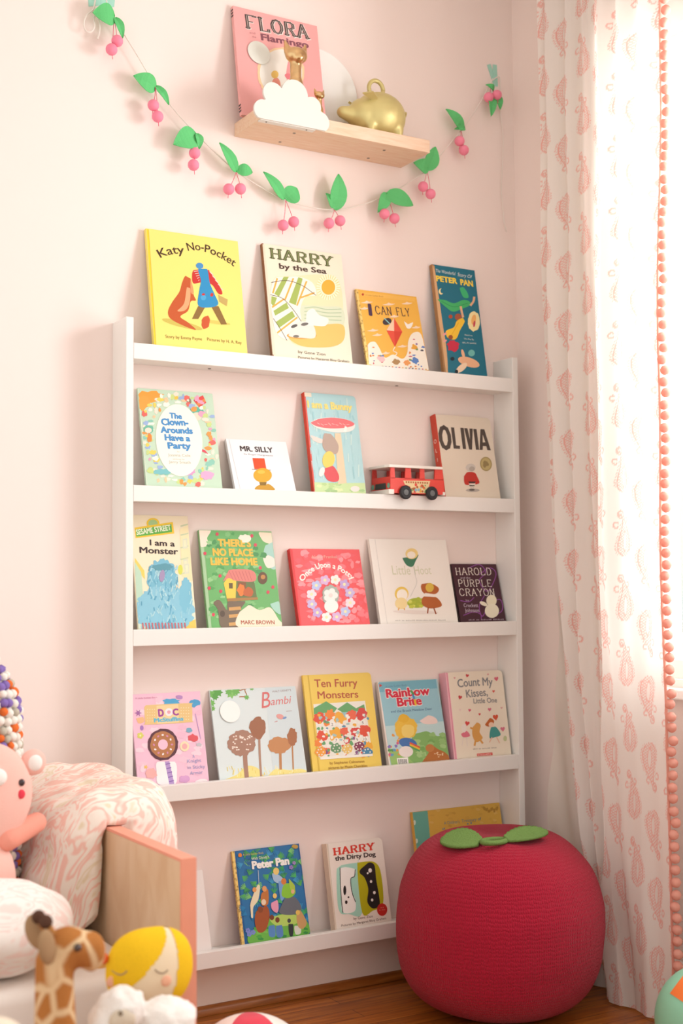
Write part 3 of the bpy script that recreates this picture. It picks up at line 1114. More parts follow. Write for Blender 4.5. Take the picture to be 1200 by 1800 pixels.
def art_hoot(c):
    c.line([(460, 132), (520, 540)], 2, '#D9D4CE')
    c.text('Little', 545, 300, 632, 300, 46, '#D8D8BC', .0)
    c.text('Hoot', 652, 300, 732, 298, 44, '#D8D8BC', .0)
    c.smooth([(592, 220), (610, 218), (640, 215), (668, 205), (655, 235), (640, 262), (612, 255)], '#3F7A5C')
    c.ell(636, 200, 30, 26, '#EFD38A')
    c.ell(634, 206, 20, 17, '#F7ECDC')
    c.line([(645, 262), (652, 300), (660, 340), (640, 385), (630, 405)], 1.5, '#B8B8B0', True)
    c.ell(588, 392, 33, 34, '#EBC85C')
    c.ell(590, 398, 26, 28, '#FAF2E4')
    c.ell(586, 438, 30, 28, '#F4DDA0')
    c.line([(575, 460), (570, 478)], 5, '#E0A24C')
    c.line([(600, 462), (604, 478)], 5, '#E0A24C')
    r = random.Random(5)
    c.ell(660, 436, 46, 24, '#A8B83C')
    for i in range(16):
        c.ell(r.uniform(622, 700), r.uniform(415, 455), 10, 7, r.choice(['#C6CC4A', '#D9DC6A', '#B2BE3E']), r.uniform(-40, 40), 10)
    c.ell(655, 480, 110, 9, '#E9DDD4', 2)
    c.smooth([(685, 345), (722, 340), (765, 365), (752, 392), (700, 392), (682, 370)], '#B4622E')
    c.ell(722, 362, 20, 22, '#D9B84A')
    c.poly([(700, 388), (752, 396), (750, 408), (700, 402)], '#F3EAE0')
    c.smooth([(695, 405), (752, 408), (780, 450), (720, 462), (685, 440)], '#B4622E')
    c.line([(715, 460), (712, 485)], 6, '#9A4E28')
    c.line([(742, 460), (752, 488)], 6, '#9A4E28')
    c.marks(552, 523, 800, 521, 6, '#C4BEB8', 40)


def art_crayon(c):
    P = '#92509A'
    c.line([(905, 270), (960, 252), (990, 290), (960, 330), (1000, 380), (1040, 300), (1010, 268), (960, 300)], 4, P, True)
    c.line([(985, 400), (960, 450), (975, 500), (1010, 440), (1060, 420), (1070, 470), (1030, 500)], 4, P, True)
    c.line([(870, 425), (910, 430), (935, 410)], 4, P, True)
    c.line([(885, 495), (930, 480), (965, 490), (970, 515)], 4, P, True)
    c.slab('HAROLD', 850, 302, 1018, 302, 34, '#EBE2D6', .62, .4, .25)
    c.text('and the', 870, 320, 918, 320, 10, '#C8B8C0', .02)
    c.slab('PURPLE', 862, 358, 1020, 358, 33, '#EBE2D6', .62, .4, .25)
    c.slab('CRAYON', 868, 402, 1034, 402, 34, '#EBE2D6', .62, .4, .25)
    c.text('by', 896, 428, 912, 428, 10, '#B8A0B4')
    c.text('Crockett', 886, 456, 955, 456, 18, '#C9B6C4', .01)
    c.text('Johnson', 892, 480, 960, 480, 18, '#C9B6C4', .01)
    c.ell(1018, 425, 25, 28, '#EFE6C8')
    c.ell(1020, 474, 34, 34, '#F1E9D0')
    c.ell(980, 440, 20, 9, '#F1E9D0', 25)
    c.marks(902, 520, 1078, 517, 6, '#B8A4B0', 24)


def art_doc(c):
    r = random.Random(6)
    for i in range(40):
        c.fuzz(r.uniform(195, 560), r.uniform(200, 670), r.uniform(14, 30), r.uniform(10, 22), r.choice(['#F4CCDC', '#F7D8E4', '#EFBFD4']), i, 12, .3)
    c.text('A Little Golden Book', 182, 218, 305, 212, 10, '#D48AA8', .02)
    c.fuzz(380, 232, 46, 18, '#4FA9D6', 1, 18, .2)
    c.fuzz(510, 240, 28, 22, '#4FA3D2', 2, 16, .2)
    c.fuzz(425, 208, 20, 12, '#B98CC4', 12, 12, .2)
    c.star(198, 295, 22, '#A86AA8', 6, .4)
    c.fuzz(210, 335, 24, 18, '#F2BE8C', 3, 12, .2)
    c.ell(218, 378, 10, 14, '#A87CC0')
    c.flower(210, 420, 18, '#DDD96A', '#F4EEB0')
    c.smooth([(232, 262), (240, 252), (485, 240), (496, 250), (498, 335), (488, 346), (246, 360), (236, 348)], '#E9C888')
    c.poly([(300, 255), (420, 246), (424, 346), (304, 354)], '#F1D8A4')
    for i in range(5):
        for j in range(4):
            c.ell(250 + j * 13, 275 + i * 16, 2.4, 2.4, '#F8EBCC', n=8)
            c.ell(436 + j * 14, 266 + i * 16, 2.4, 2.4, '#F8EBCC', n=8)
    c.text('D', 310, 314, 342, 312, 40, '#A44A9C', .06)
    c.ell(368, 290, 22, 22, '#F7EFF2')
    c.ell(368, 290, 10, 10, '#E7A8B4')
    c.text('C', 390, 308, 424, 305, 36, '#A44A9C', .06)
    c.text('McStuffins', 286, 346, 450, 336, 22, '#66BEDC', .05)
    # rounded brown, plum and white shapes in place of the picture
    c.fuzz(335, 470, 84, 88, '#5C3440', 3, 36, .03)
    c.fuzz(335, 470, 70, 74, '#B57A4E', 4, 36, .03)
    for i in range(12):
        c.ell(335 + 50 * math.cos(i * .52), 470 + 53 * math.sin(i * .52), 7, 5, ('#D08CB4', '#F4EEF0')[i % 2], i * 40, 10)
    c.ell(335, 470, 27, 29, '#F4C6DA')
    c.smooth([(305, 565), (400, 565), (412, 640), (400, 690), (310, 690), (300, 630)], '#FAF6F6')
    c.poly([(345, 565), (370, 562), (398, 688), (370, 690)], '#B79AD0')
    for i in range(5):
        c.line([(350 + i * 5, 580 + 24 * i), (374 + i * 5, 574 + 24 * i)], 6, '#8E6CB4')
    c.ell(455, 480, 26, 28, '#F7E4BC')
    c.ell(455, 480, 15, 16, '#EBAFB0')
    c.line([(515, 300), (545, 440)], 3, '#B79AD0')
    c.fuzz(480, 390, 18, 12, '#7CAFC8', 5, 12, .2)
    c.fuzz(500, 435, 26, 22, '#DE5A62', 6, 12, .3)
    c.fuzz(535, 470, 18, 12, '#C9C4CC', 7, 12, .3)
    c.fuzz(270, 630, 32, 30, '#F0B4B0', 8, 16, .15)
    c.star(240, 595, 14, '#EFC66A')
    c.fuzz(455, 662, 30, 22, '#D9A4D0', 9, 14, .2)
    c.text('A', 500, 545, 512, 544, 20, '#A4A8D4', .03)
    c.text('Knight', 470, 572, 548, 566, 20, '#A4A8D4', .03)
    c.text('in Sticky', 472, 606, 570, 600, 20, '#A4A8D4', .03)
    c.text('Armor', 486, 638, 556, 632, 20, '#A4A8D4', .03)
    c.smooth([(516, 672), (540, 662), (576, 664), (578, 684), (520, 688)], '#FAF2F2')


def art_deer(c):
    r = random.Random(8)
    c.poly([(900, 150), (1070, 138), (1130, 630), (950, 645)], '#D3E1E4')
    c.line([(690, 178), (760, 170), (800, 155)], 6, '#A9703C', True)
    c.line([(760, 205), (800, 200), (790, 165), (820, 150)], 5, '#A9703C', True)
    for x, y, q in ((610, 190, 26), (640, 180, 30), (625, 205, 22), (606, 240, 22), (612, 270, 16), (715, 185, 32), (740, 175, 26), (700, 178, 22), (800, 208, 16), (828, 158, 14)):
        c.star(x, y, q, r.choice(['#74B85A', '#5FA54C', '#86C468']), 7, .6, x)
    c.text('WALT DISNEY\'S', 942, 182, 1046, 172, 11, '#8A6A6A', .02)
    c.text('B', 884, 268, 938, 262, 92, '#D9706C', -.01, .25)
    c.text('ambi', 935, 252, 1052, 240, 44, '#D9706C', .0, .3)
    c.smooth([(660, 672), (740, 640), (800, 590), (860, 600), (905, 650), (960, 605), (1040, 612), (1100, 605), (1136, 632)], '#EFE08C')
    for i in range(40):
        x = r.uniform(680, 1125)
        y = r.uniform(605, 652)
        c.line([(x, y), (x + r.uniform(-8, 8), y - r.uniform(10, 26))], 4, r.choice(['#F1E49A', '#E6D36C', '#F6EBB4']))
    # russet speckled trees on single trunks
    c.line([(790, 480), (792, 560), (800, 655)], 24, '#A9806C', True)
    c.line([(868, 380), (872, 520), (880, 650)], 12, '#B08A74', True)
    c.fuzz(772, 462, 78, 70, '#A9806C', 3, 38, .08)
    c.fuzz(862, 378, 46, 60, '#A06A4C', 4, 30, .1)
    for i in range(30):
        c.ell(r.uniform(715, 828), r.uniform(420, 500), 5, 4, '#F3E6DA', n=8)
    c.line([(985, 480), (988, 606)], 14, '#BE8654')
    c.line([(1052, 460), (1058, 606)], 8, '#BE8654')
    c.fuzz(980, 474, 62, 46, '#C48A58', 6, 30, .1)
    c.fuzz(1052, 430, 28, 50, '#A86C44', 7, 24, .12)
    c.ell(985, 315, 22, 14, '#E2A29C', 20)
    c.ell(1010, 322, 12, 6, '#7C9CC8', -20)
    c.line([(955, 345), (970, 340)], 3, '#C46A5C')
    c.line([(1020, 285), (1050, 283)], 3, '#B4A8A4')
    c.ell(825, 655, 16, 6, '#7CB4D0')


def art_furry(c):
    c.poly([(86, 133), (92, 133), (150, 622), (142, 623)], '#D9B648')
    c.text('Ten Furry', 122, 194, 338, 190, 40, '#B8583C', .015)
    c.text('Monsters', 138, 252, 342, 246, 38, '#B8583C', .015)
    c.poly([(115, 280), (375, 262), (412, 540), (150, 558)], '#EFEDE2')
    for q in ([(117, 300), (180, 265), (235, 300), (220, 320), (118, 330)], [(235, 305), (285, 270), (330, 300), (370, 280), (378, 315), (260, 320)]):
        c.poly(q, '#6AAA6C')
    c.poly([(120, 330), (380, 312), (384, 345), (122, 360)], '#9CC4C8')
    cols = ['#E2553C', '#EF8A3C', '#F0B03C', '#E86A4C', '#D84A44']
    for i, (x, y, q) in enumerate([(145, 350, 28), (200, 332, 26), (248, 350, 30), (308, 335, 26), (358, 330, 30), (160, 435, 28), (182, 378, 14), (228, 430, 34),
                                   (270, 415, 22), (325, 418, 24), (372, 412, 30), (140, 475, 20), (390, 490, 24), (180, 515, 20), (285, 462, 18)]):
        c.fuzz(x, y, q, q * .95, cols[i % 5], i, 22, .22)
    r = random.Random(13)
    for i in range(90):
        x, y = r.uniform(122, 385), r.uniform(325, 545)
        x += (y - 270) * .06
        c.fuzz(x, y, r.uniform(5, 11), r.uniform(5, 10), r.choice(['#F5F2EA', '#5C98B4', '#6AA870', '#8A5A8C', '#F0B03C', '#E2553C', '#F2EFE6', '#A8C8C4']), i, 9, .3)
    for x, y, k in ((230, 500, '#6A9A6C'), (285, 505, '#E8C46A'), (345, 492, '#8A3C58'), (150, 520, '#F0A03C'), (385, 520, '#4A8AB0')):
        c.fuzz(x, y, 26, 24, k, int(x), 20, .15)
        for j in range(6):
            c.ell(x + 15 * math.cos(j), y + 15 * math.sin(j), 4, 4, '#F1ECE0', n=8)
    for s, x, y in (('2', 205, 388), ('5', 358, 380), ('10', 366, 462), ('9', 330, 465), ('7', 225, 468)):
        c.ell(x + 6, y - 8, 13, 12, '#F8F5EC')
        c.text(s, x, y, x + 6 * len(s) + 4, y, 15, '#3C3434', .03)
    c.poly([(150, 545), (412, 528), (413, 540), (152, 558)], '#F4F2E8')
    c.text('by Stephanie Calmenson', 198, 582, 372, 572, 14, '#9A6A2C', .02)
    c.text('pictures by Maxie Chambliss', 192, 606, 386, 594, 14, '#9A6A2C', .02)


def art_rainbow(c):
    c.poly([(440, 172), (726, 155), (768, 360), (770, 365), (478, 390)], '#9CCBD8')
    c.poly([(440, 172), (730, 155), (738, 200), (446, 220)], '#7CBACC')
    c.poly([(478, 390), (770, 365), (805, 560), (508, 592)], '#C2DFE0')
    c.text('A Little Golden Book', 478, 196, 585, 188, 10, '#5C84A8', .02)
    c.star(452, 186, 10, '#D84A3C', 3, .5)
    c.text('Rainbow', 480, 248, 704, 232, 46, '#F8F2EC', .085)
    c.text('Brite', 536, 292, 664, 282, 46, '#F8F2EC', .085)
    c.text('Rainbow', 482, 247, 702, 231, 43, '#D8324A', .045)
    c.text('Brite', 538, 290, 662, 280, 43, '#D8324A', .045)
    for i, k in enumerate(('#4AA45C', '#4A8CC8', '#EFC23C')):
        c.line([(606 + i * 9, 212 + 22 * i), (618 + i * 6, 232 + 26 * i)], 10, k)
    c.text('and the Brook Meadow Deer', 506, 323, 712, 308, 13, '#4A6A94', .025)
    c.smooth([(650, 362), (690, 336), (730, 350), (735, 375), (680, 380)], '#F1DCD4')
    c.smooth([(620, 430), (680, 415), (740, 440), (780, 430), (800, 545), (802, 560), (700, 572), (590, 582), (600, 500)], '#86B76A')
    r = random.Random(17)
    for i in range(24):
        c.fuzz(r.uniform(625, 775), r.uniform(430, 560), 16, 11, r.choice(['#7AAE60', '#98C47C', '#A8CE8A']), i, 12, .3)
    c.poly([(490, 500), (560, 520), (620, 575), (508, 590)], '#9CC472')
    for i in range(16):
        c.fuzz(r.uniform(495, 560), r.uniform(430, 540), 8, 7, r.choice(['#D86A8C', '#8C7CC0', '#E8A04C', '#5C9A60', '#6AA0C8']), i, 10, .3)
    # golden cloud, rainbow stripes and brown hillock
    c.fuzz(580, 400, 56, 58, '#EFC44A', 3, 30, .08)
    c.fuzz(568, 350, 26, 22, '#EBBB3C', 5, 20, .1)
    c.fuzz(590, 415, 34, 34, '#F5D978', 4, 26, .08)
    c.ell(590, 475, 46, 26, '#4A78B8', 12)
    for i, k in enumerate(('#E2604C', '#EFC23C', '#5CA864')):
        c.line([(600, 474 + i * 9), (648, 496 + i * 9)], 8, k)
    c.ell(580, 518, 36, 28, '#F2E9E4')
    c.smooth([(660, 572), (690, 530), (712, 490), (740, 505), (780, 525), (800, 558), (720, 574)], '#B8733C')
    c.ell(700, 500, 22, 20, '#C4844A')
    for i in range(9):
        c.ell(r.uniform(715, 780), r.uniform(522, 545), 4, 3, '#EBCFA8', n=8)
    c.poly([(534, 552), (590, 546), (594, 582), (540, 588)], '#F7F5F0')
    for i in range(9):
        c.line([(542 + i * 5, 556), (545 + i * 5, 582)], 2 if i % 2 else 3, '#3C3A3C')


def art_kisses(c):
    c.poly([(780, 122), (790, 122), (838, 556), (826, 558)], '#F0B8C4')
    c.line([(786, 122), (832, 558)], 3, '#D8788C')
    c.text('Count My', 842, 196, 1016, 186, 42, '#8A8A8C', .02, arc=4)
    c.text('Kisses,', 884, 246, 992, 236, 40, '#8A8A8C', .02)
    c.text('Little One', 920, 276, 1038, 270, 26, '#8A8A8C', .02)
    for x, y, q, rot, k in ((888, 136, 10, 10, '#C8464A'), (1034, 152, 13, -10, '#D86A7C'), (852, 245, 12, 15, '#C8464A'), (1020, 215, 8, 0, '#D85A50'),
                            (900, 310, 9, 10, '#D86A7C'), (1000, 306, 11, -5, '#D8788C'), (950, 330, 7, 0, '#D84A48'), (888, 376, 14, 10, '#D84A48'),
                            (1030, 345, 17, -8, '#D85A3C'), (1066, 404, 14, -8, '#D8788C'), (824, 148, 6, 0, '#E0A0A0'), (992, 130, 6, 0, '#E0A0A0'),
                            (1060, 298, 7, 0, '#E0B0A8'), (852, 308, 8, 0, '#ECD6CC'), (936, 408, 5, 0, '#D84A48')):
        c.heart(x, y, q, k, rot)
    c.smooth([(858, 428), (882, 412), (902, 438), (870, 446)], '#E07A8C')
    c.ell(872, 400, 13, 22, '#EFE6DC')
    c.line([(868, 446), (862, 486)], 4, '#E8DCD0')
    c.line([(884, 446), (888, 488)], 4, '#E8DCD0')
    c.smooth([(915, 395), (935, 372), (955, 385), (950, 420), (965, 450), (935, 470), (915, 440)], '#DDA458')
    c.line([(920, 405), (905, 398)], 9, '#DDA458')
    c.line([(930, 460), (925, 486)], 9, '#DDA458')
    c.line([(950, 455), (965, 475)], 9, '#DDA458')
    c.smooth([(978, 380), (1000, 350), (1022, 362), (1015, 385), (992, 392)], '#C46A34')
    c.ell(1008, 382, 13, 12, '#F4D2B8')
    c.smooth([(1008, 395), (1030, 392), (1056, 432), (1025, 446), (1000, 448)], '#4A9A94')
    c.line([(1012, 446), (1000, 470)], 5, '#E9BFA4')
    c.line([(1035, 444), (1050, 474)], 5, '#E9BFA4')
    c.ell(1078, 452, 9, 14, '#C6CE9C')
    c.marks(912, 508, 1038, 500, 6, '#B0A89C', 22)
    c.poly([(936, 528), (1014, 522), (1015, 535), (937, 541)], '#D8463C')
    c.text('SCHOLASTIC', 940, 539, 1010, 533, 8, '#F8EDE4', .03)


def art_jungle(c):
    r = random.Random(21)
    c.poly([(262, 300), (590, 258), (668, 745), (318, 802)], '#2C74AC')
    for i in range(95):
        y = r.uniform(270, 690)
        x = r.uniform(265, 600) + (y - 260) * .12
        a = r.uniform(0, 2 * PI)
        k = r.choice(['#3FA86A', '#2A84BC', '#4CB86C', '#3F9CCC', '#2A68A0', '#7CCB74', '#44A060', '#54B45C'])
        for j in range(5):
            b = a + (j - 2) * .32
            c.line([(x, y), (x + 30 * math.cos(b), y + 30 * math.sin(b))], 5, k)
    c.smooth([(330, 740), (400, 690), (500, 640), (610, 640), (660, 735), (560, 760), (420, 785), (330, 795)], '#6CB84A')
    c.smooth([(440, 655), (520, 635), (600, 650), (580, 690), (480, 700)], '#B8D86A')
    c.smooth([(490, 620), (520, 555), (575, 545), (612, 600), (590, 635), (520, 640)], '#6A7078')
    for i in range(20):
        c.fuzz(r.uniform(320, 660), r.uniform(700, 770), 15, 8, r.choice(['#4FA844', '#7CC456', '#3C9448']), i, 10, .3)
    c.text('A Little Golden Book', 296, 322, 408, 310, 12, '#D8C870', .02)
    c.fuzz(280, 318, 9, 12, '#E8862C', 2, 10, .2)
    c.text("Walt Disney's", 344, 346, 438, 332, 16, '#F4F2EA', .04)
    c.text('Peter Pan', 346, 393, 548, 366, 42, '#FAF8F2', .06)
    # loose figures-sized colour shapes in the clearing
    for q, k in (([(340, 650), (335, 590), (352, 530), (375, 480), (388, 490), (378, 560), (352, 600), (350, 655)], '#EFE4C0'),
                 ([(400, 520), (430, 500), (432, 580), (400, 590), (392, 550)], '#C47A3C'),
                 ([(370, 620), (420, 590), (440, 640), (420, 720), (380, 735), (360, 680)], '#A4562C'),
                 ([(455, 415), (490, 425), (515, 450), (490, 470), (462, 455)], '#A9C8E4'),
                 ([(488, 460), (512, 455), (520, 540), (500, 560)], '#7CA8DC'),
                 ([(520, 470), (560, 470), (580, 520), (545, 550), (505, 535)], '#8CCB3C'),
                 ([(545, 445), (575, 480), (572, 520), (552, 500)], '#B0CE4A'),
                 ([(450, 575), (480, 560), (488, 605), (478, 630), (452, 610)], '#E8A0BC'),
                 ([(436, 700), (465, 695), (470, 755), (438, 755)], '#5A8CC8'),
                 ([(476, 700), (505, 695), (512, 755), (480, 758)], '#5A86C4'),
                 ([(542, 690), (566, 690), (566, 750), (548, 752)], '#333A3C'),
                 ([(575, 700), (605, 700), (608, 740), (580, 745)], '#D8DCD0'),
                 ([(585, 620), (605, 615), (640, 680), (620, 715), (592, 700)], '#C9A06A')):
        c.smooth(q, k)
    for x, y, q, k in ((475, 405, 20, '#EFD27C'), (516, 460, 18, '#D9823C'), (468, 538, 14, '#F0CC74'), (358, 505, 14, '#E4A05C'), (412, 500, 16, '#E3A468'), (452, 655, 15, '#7A4228'),
                       (482, 668, 15, '#7A4228'), (390, 612, 18, '#8A4A28'), (408, 572, 16, '#F0DCC0'), (592, 628, 14, '#E4C464'), (565, 515, 12, '#E8B890'), (545, 672, 12, '#4A4C4C')):
        c.ell(x, y, q * .8, q, k, n=14)
    c.line([(378, 400), (382, 470)], 3, '#C4D4DC')
    for x, y in ((330, 745), (350, 735), (322, 725)):
        c.flower(x, y, 14, '#7C8CD8')
    c.flower(556, 384, 12, '#9A7CC4')
    c.flower(572, 360, 10, '#A88CCC')
    c.fuzz(575, 272, 16, 12, '#C4A04A', 6, 10, .3)


def art_dirty(c):
    c.poly([(752, 257), (758, 257), (802, 720), (796, 722)], '#D8CDB8')
    c.slab('HARRY', 792, 318, 1006, 288, 38, '#D8402E', 1.3, .75, .5)
    c.text('the Dirty Dog', 796, 348, 1016, 322, 25, '#4A3E3A', .04)
    c.smooth([(805, 390), (830, 372), (915, 358), (920, 360), (942, 628), (870, 636), (825, 630), (808, 560)], '#A9DCC8')
    c.smooth([(916, 358), (960, 352), (1010, 356), (1040, 400), (1056, 520), (1050, 590), (1000, 618), (942, 628)], '#B8B41C')
    # two upright pebble shapes, white with dark spots and dark with white spots
    c.smooth([(822, 388), (850, 382), (905, 395), (900, 430), (880, 445), (888, 520), (905, 560), (902, 620), (840, 628), (828, 560), (824, 470)], '#F7F5EE')
    for q in ([(822, 386), (824, 470), (830, 560), (838, 628)], [(905, 396), (900, 432), (880, 448), (888, 520), (906, 570)]):
        c.line(q, 4, '#2C2826', True)
    c.ell(848, 508, 8, 26, '#2C2826')
    c.ell(868, 545, 5, 5, '#2C2826')
    c.ell(856, 572, 7, 10, '#2C2826')
    c.smooth([(935, 392), (975, 358), (1008, 372), (1018, 450), (1034, 540), (1035, 590), (1000, 606), (970, 570), (975, 500), (955, 440), (930, 415)], '#2C2826')
    for x, y, q in ((985, 400, 12), (990, 460, 8), (1008, 520, 9), (996, 560, 8), (972, 415, 6)):
        c.ell(x, y, q * .8, q, '#F3F0E8')
    c.ell(1050, 612, 28, 34, '#C8322C', 0, 28)
    c.marks(1036, 604, 1064, 602, 4, '#E2A090', 6)
    c.marks(1034, 616, 1066, 614, 4, '#E2A090', 7, 3)
    c.text('by Gene Zion', 896, 668, 1000, 654, 15, '#6A4A3C', .03)
    c.text('Pictures by Margaret Bloy Graham', 830, 705, 1072, 664, 13, '#6A4A3C', .03)


def art_treasury(c):
    c.poly([(172, 130), (248, 122), (268, 330), (194, 340)], '#6FB7A4')
    c.ell(186, 180, 6, 12, '#D9E8D8')
    c.ell(196, 268, 6, 12, '#D9E8D8')
    r = random.Random(5)
    for i in range(30):
        c.fuzz(r.uniform(260, 590), r.uniform(98, 200), 10, 6, r.choice(['#DDB04E', '#E8C067', '#D6A648']), i, 10, .3)
    for x in range(520, 592, 12):
        c.fuzz(x, 112 + (x % 5) * 3, 7, 9, '#C0923C', x, 10, .3)
    c.text("A Children's", 328, 190, 402, 182, 16, '#6A8A94', .03)
    c.text('Treasury of', 412, 180, 506, 168, 16, '#6A8A94', .03)
    c.marks(312, 216, 334, 211, 9, '#5A8CA4', 3)
    c.marks(438, 189, 462, 186, 11, '#5A8CA4', 3, 2)


def art_flora(c):
    c.slab('FLORA', 160, 234, 655, 322, 108, '#F6E6E0', 1.5, .7, .45)
    c.slab('FLORA', 156, 228, 650, 316, 104, '#4A4240', 1.3, .5, .4)
    c.slab('FLORA', 156, 228, 650, 316, 100, '#B8A8A0', .28, .1, 0)
    c.text('and', 178, 272, 224, 278, 16, '#C07A80')
    c.text('the', 198, 304, 232, 309, 15, '#C07A80')
    c.text('Flamingo', 272, 324, 660, 392, 52, '#8A5460', .035)
    c.fuzz(432, 590, 192, 206, '#F4D3A8', 4, 60, .025)
    c.ell(432, 592, 172, 192, '#F1EFE6', 0, 40)
    c.ell(392, 690, 36, 60, '#EFA090')
    c.ell(382, 605, 30, 32, '#EFCB74')
    c.ell(494, 560, 16, 90, '#F3A8AC', 8)
    c.ell(502, 622, 42, 24, '#F08A94', 20)


BOOKS = 'picture books facing out on the white shelves'
SOLVED = dict(
    katy=(.0800, .2480, .3173, -.0690, .0112), sea=(.3977, .2346, .3218, -.0683, .0104), fly=(.6785, .1941, .2389, -.0690, .0065),
    pan=(.9217, .1449, .3304, -.0690, .0125), clown=(.0608, .1980, .2623, -.0679, .0073), silly=(.2941, .1696, .1539, -.0690, .0100),
    bunny=(.5146, .1545, .2805, -.0690, .0145), olivia=(.9172, .1881, .2455, -.0690, .0218), monster=(.0430, .1487, .2906, -.0623, .0060),
    home=(.2201, .2010, .2578, -.0690, .0087), potty=(.4705, .2068, .2125, -.0690, .0145), hoot=(.7097, .2465, .2423, -.0690, .0107),
    crayon=(.9776, .1532, .1772, -.0523, .0060), doc=(.0440, .1800, .2281, -.0615, .0060), deer=(.2494, .2390, .2306, -.0690, .0060),
    furry=(.5089, .2037, .2543, -.0620, .0075), rainbow=(.7319, .1897, .2283, -.0690, .0125), kisses=(.9363, .1912, .2403, -.0690, .0300),
    jungle=(.3086, .1867, .2302, -.0665, .0075), dirty=(.5663, .1666, .2187, -.0690, .0229), flora=(.3159, .2466, .3041, -.0626, .0120),
    treasury=(.8359, .2891, .2750, -.0652, .0120))
LIST = [
    ('katy', 0, '#F6E27C', C4, art_katy, dict(), 'large yellow picture book, leftmost on the top rail of the shelf'),
    ('sea', 0, '#EFE6CE', C4, art_sea, dict(spine='#8A5A34'), 'cream picture book with striped beach umbrella and orange sun'),
    ('fly', 0, '#F2B94C', C5, art_fly, dict(spine=M_GOLD), 'small orange yellow book with red and white shapes above white hills'),
    ('pan', 0, '#1E7187', C5, art_pan, dict(spine='#A87A4C'), 'tall narrow teal book with yellow title and worn tan spine'),
    ('clown', 1, '#C3DBC2', C6, art_clown, dict(), 'mint green book with blue title in a white oval, second rail far left'),
    ('silly', 1, '#F1EFF0', C6, art_silly, dict(board=.0022), 'small white book with a red hat shape over an ochre ball'),
    ('bunny', 1, '#AED5D8', C7, art_bunny, dict(spine='#D8442C', rad=.010), 'tall pale blue book with a red umbrella and red spine'),
    ('olivia', 1, '#E6D9C6', C7, art_olivia, dict(spine='#C8442E', rad=.012), 'beige book with big dark capitals and gold seal beside the toy bus'),
    ('monster', 2, '#F4E6C8', C8, art_monster, dict(board=.001), 'cream paperback with shaggy blue picture and green street sign'),
    ('home', 2, '#8ABB80', C8, art_home, dict(), 'green book with yellow capitals and a pink roofed tree house'),
    ('potty', 2, '#EF5A5E', C9, art_potty, dict(spine='#D8322E'), 'red book with an arched white title and ring of pale flowers'),
    ('hoot', 2, '#F3EDE4', C9, art_hoot, dict(), 'white nearly square book with pale title and small brown and yellow shapes'),
    ('crayon', 2, '#4C2C36', C9, art_crayon, dict(), 'small dark purple book with cream capitals, right end of the third rail'),
    ('doc', 3, '#F4C6DA', C10, art_doc, dict(board=.0012), 'pink book with a tan bandage title panel behind the bedding'),
    ('deer', 3, '#DCE8E8', C10, art_deer, dict(board=.0012), 'pale blue book with red script title and brown fawn-coloured shapes'),
    ('furry', 3, '#F0D060', C11, art_furry, dict(rad=.010), 'yellow book with rust red title over a panel of fuzzy shapes'),
    ('rainbow', 3, '#A8D2D8', C11, art_rainbow, dict(spine='#EFE4DC'), 'sky blue book with bold red title and white spine'),
    ('kisses', 3, '#F0E4D0', C11, art_kisses, dict(spine='#EDB2BE', rad=.012), 'cream book with grey title, red hearts and thick pink spine'),
    ('jungle', 4, '#1F5F9A', C12, art_jungle, dict(spine=M_GOLD), 'blue green jungle book with gold spine on the bottom rail'),
    ('dirty', 4, '#F1E8DC', C12, art_dirty, dict(spine='#E6D5C0', rad=.012), 'cream board book with red title and mint and olive panels'),
    ('treasury', 4, '#E3B650', C13, art_treasury, dict(), 'mustard book with teal edge mostly hidden behind the red pouf'),
    ('flora', 5, '#EFADAB', C14, art_flora, dict(board=.0025), 'tall pink picture book on the small wooden wall shelf'),
]
ROOTS = {}
for key, row, colr, crop, art, kw, label in LIST:
    x, w, h, yb, th = SOLVED[key]
    grp = BOOKS if row < 5 else None
    ROOTS[key] = book('picture_book', row, x, w, h, yb, th, colr, label, grp, crop, art, **kw)
# white book half hidden behind the bed end on the bottom rail
ROOTS['plain'] = book('picture_book', 4, .060, .168, .195, -.066, .010, '#F1EBE6', 'plain white book half hidden behind the coral bed end', BOOKS, C12, lambda c: None)


def cover_disc(root, crop, cx, cy, rx, ry, m, label):
    """a thin round disc on a cover: a child of the book"""
    a = -root.rotation_euler.x
    fb = root.location
    up = Vector((0, math.sin(a), math.cos(a)))
    n = Vector((0, math.cos(a), -math.sin(a)))

    def uv(x, y):
        d = ray(crop[0] + x * crop[2], crop[1] + y * crop[2])
        p = CAM + d * ((fb - CAM).dot(n) / d.dot(n)) - fb
        return p.x, p.dot(up)
    c0 = uv(cx, cy)
    rr = (abs(uv(cx + rx, cy)[0] - c0[0]) + abs(uv(cx, cy - ry)[1] - c0[1])) / 2
    bm = bmesh.new()
    prism(bm, [(c0[0] + rr * math.cos(t * PI / 24), c0[1] + rr * math.sin(t * PI / 24)) for t in range(48)], -0.0028, -0.0024, 'y')
    o = build('cover_disc', bm, m, root)
    o['label'] = label


cover_disc(ROOTS['deer'], C10, 706, 287, 54, 62, mat('#FBFAF6', 0.25, 0.6, name='white_cover_disc'), 'round white disc')  # plain white round spot left of the red script title
cover_disc(ROOTS['flora'], C14, 251, 431, 88, 90, mat('#E4E6DC', 0.35, 0.5, name='pale_seal'), 'pale round seal')


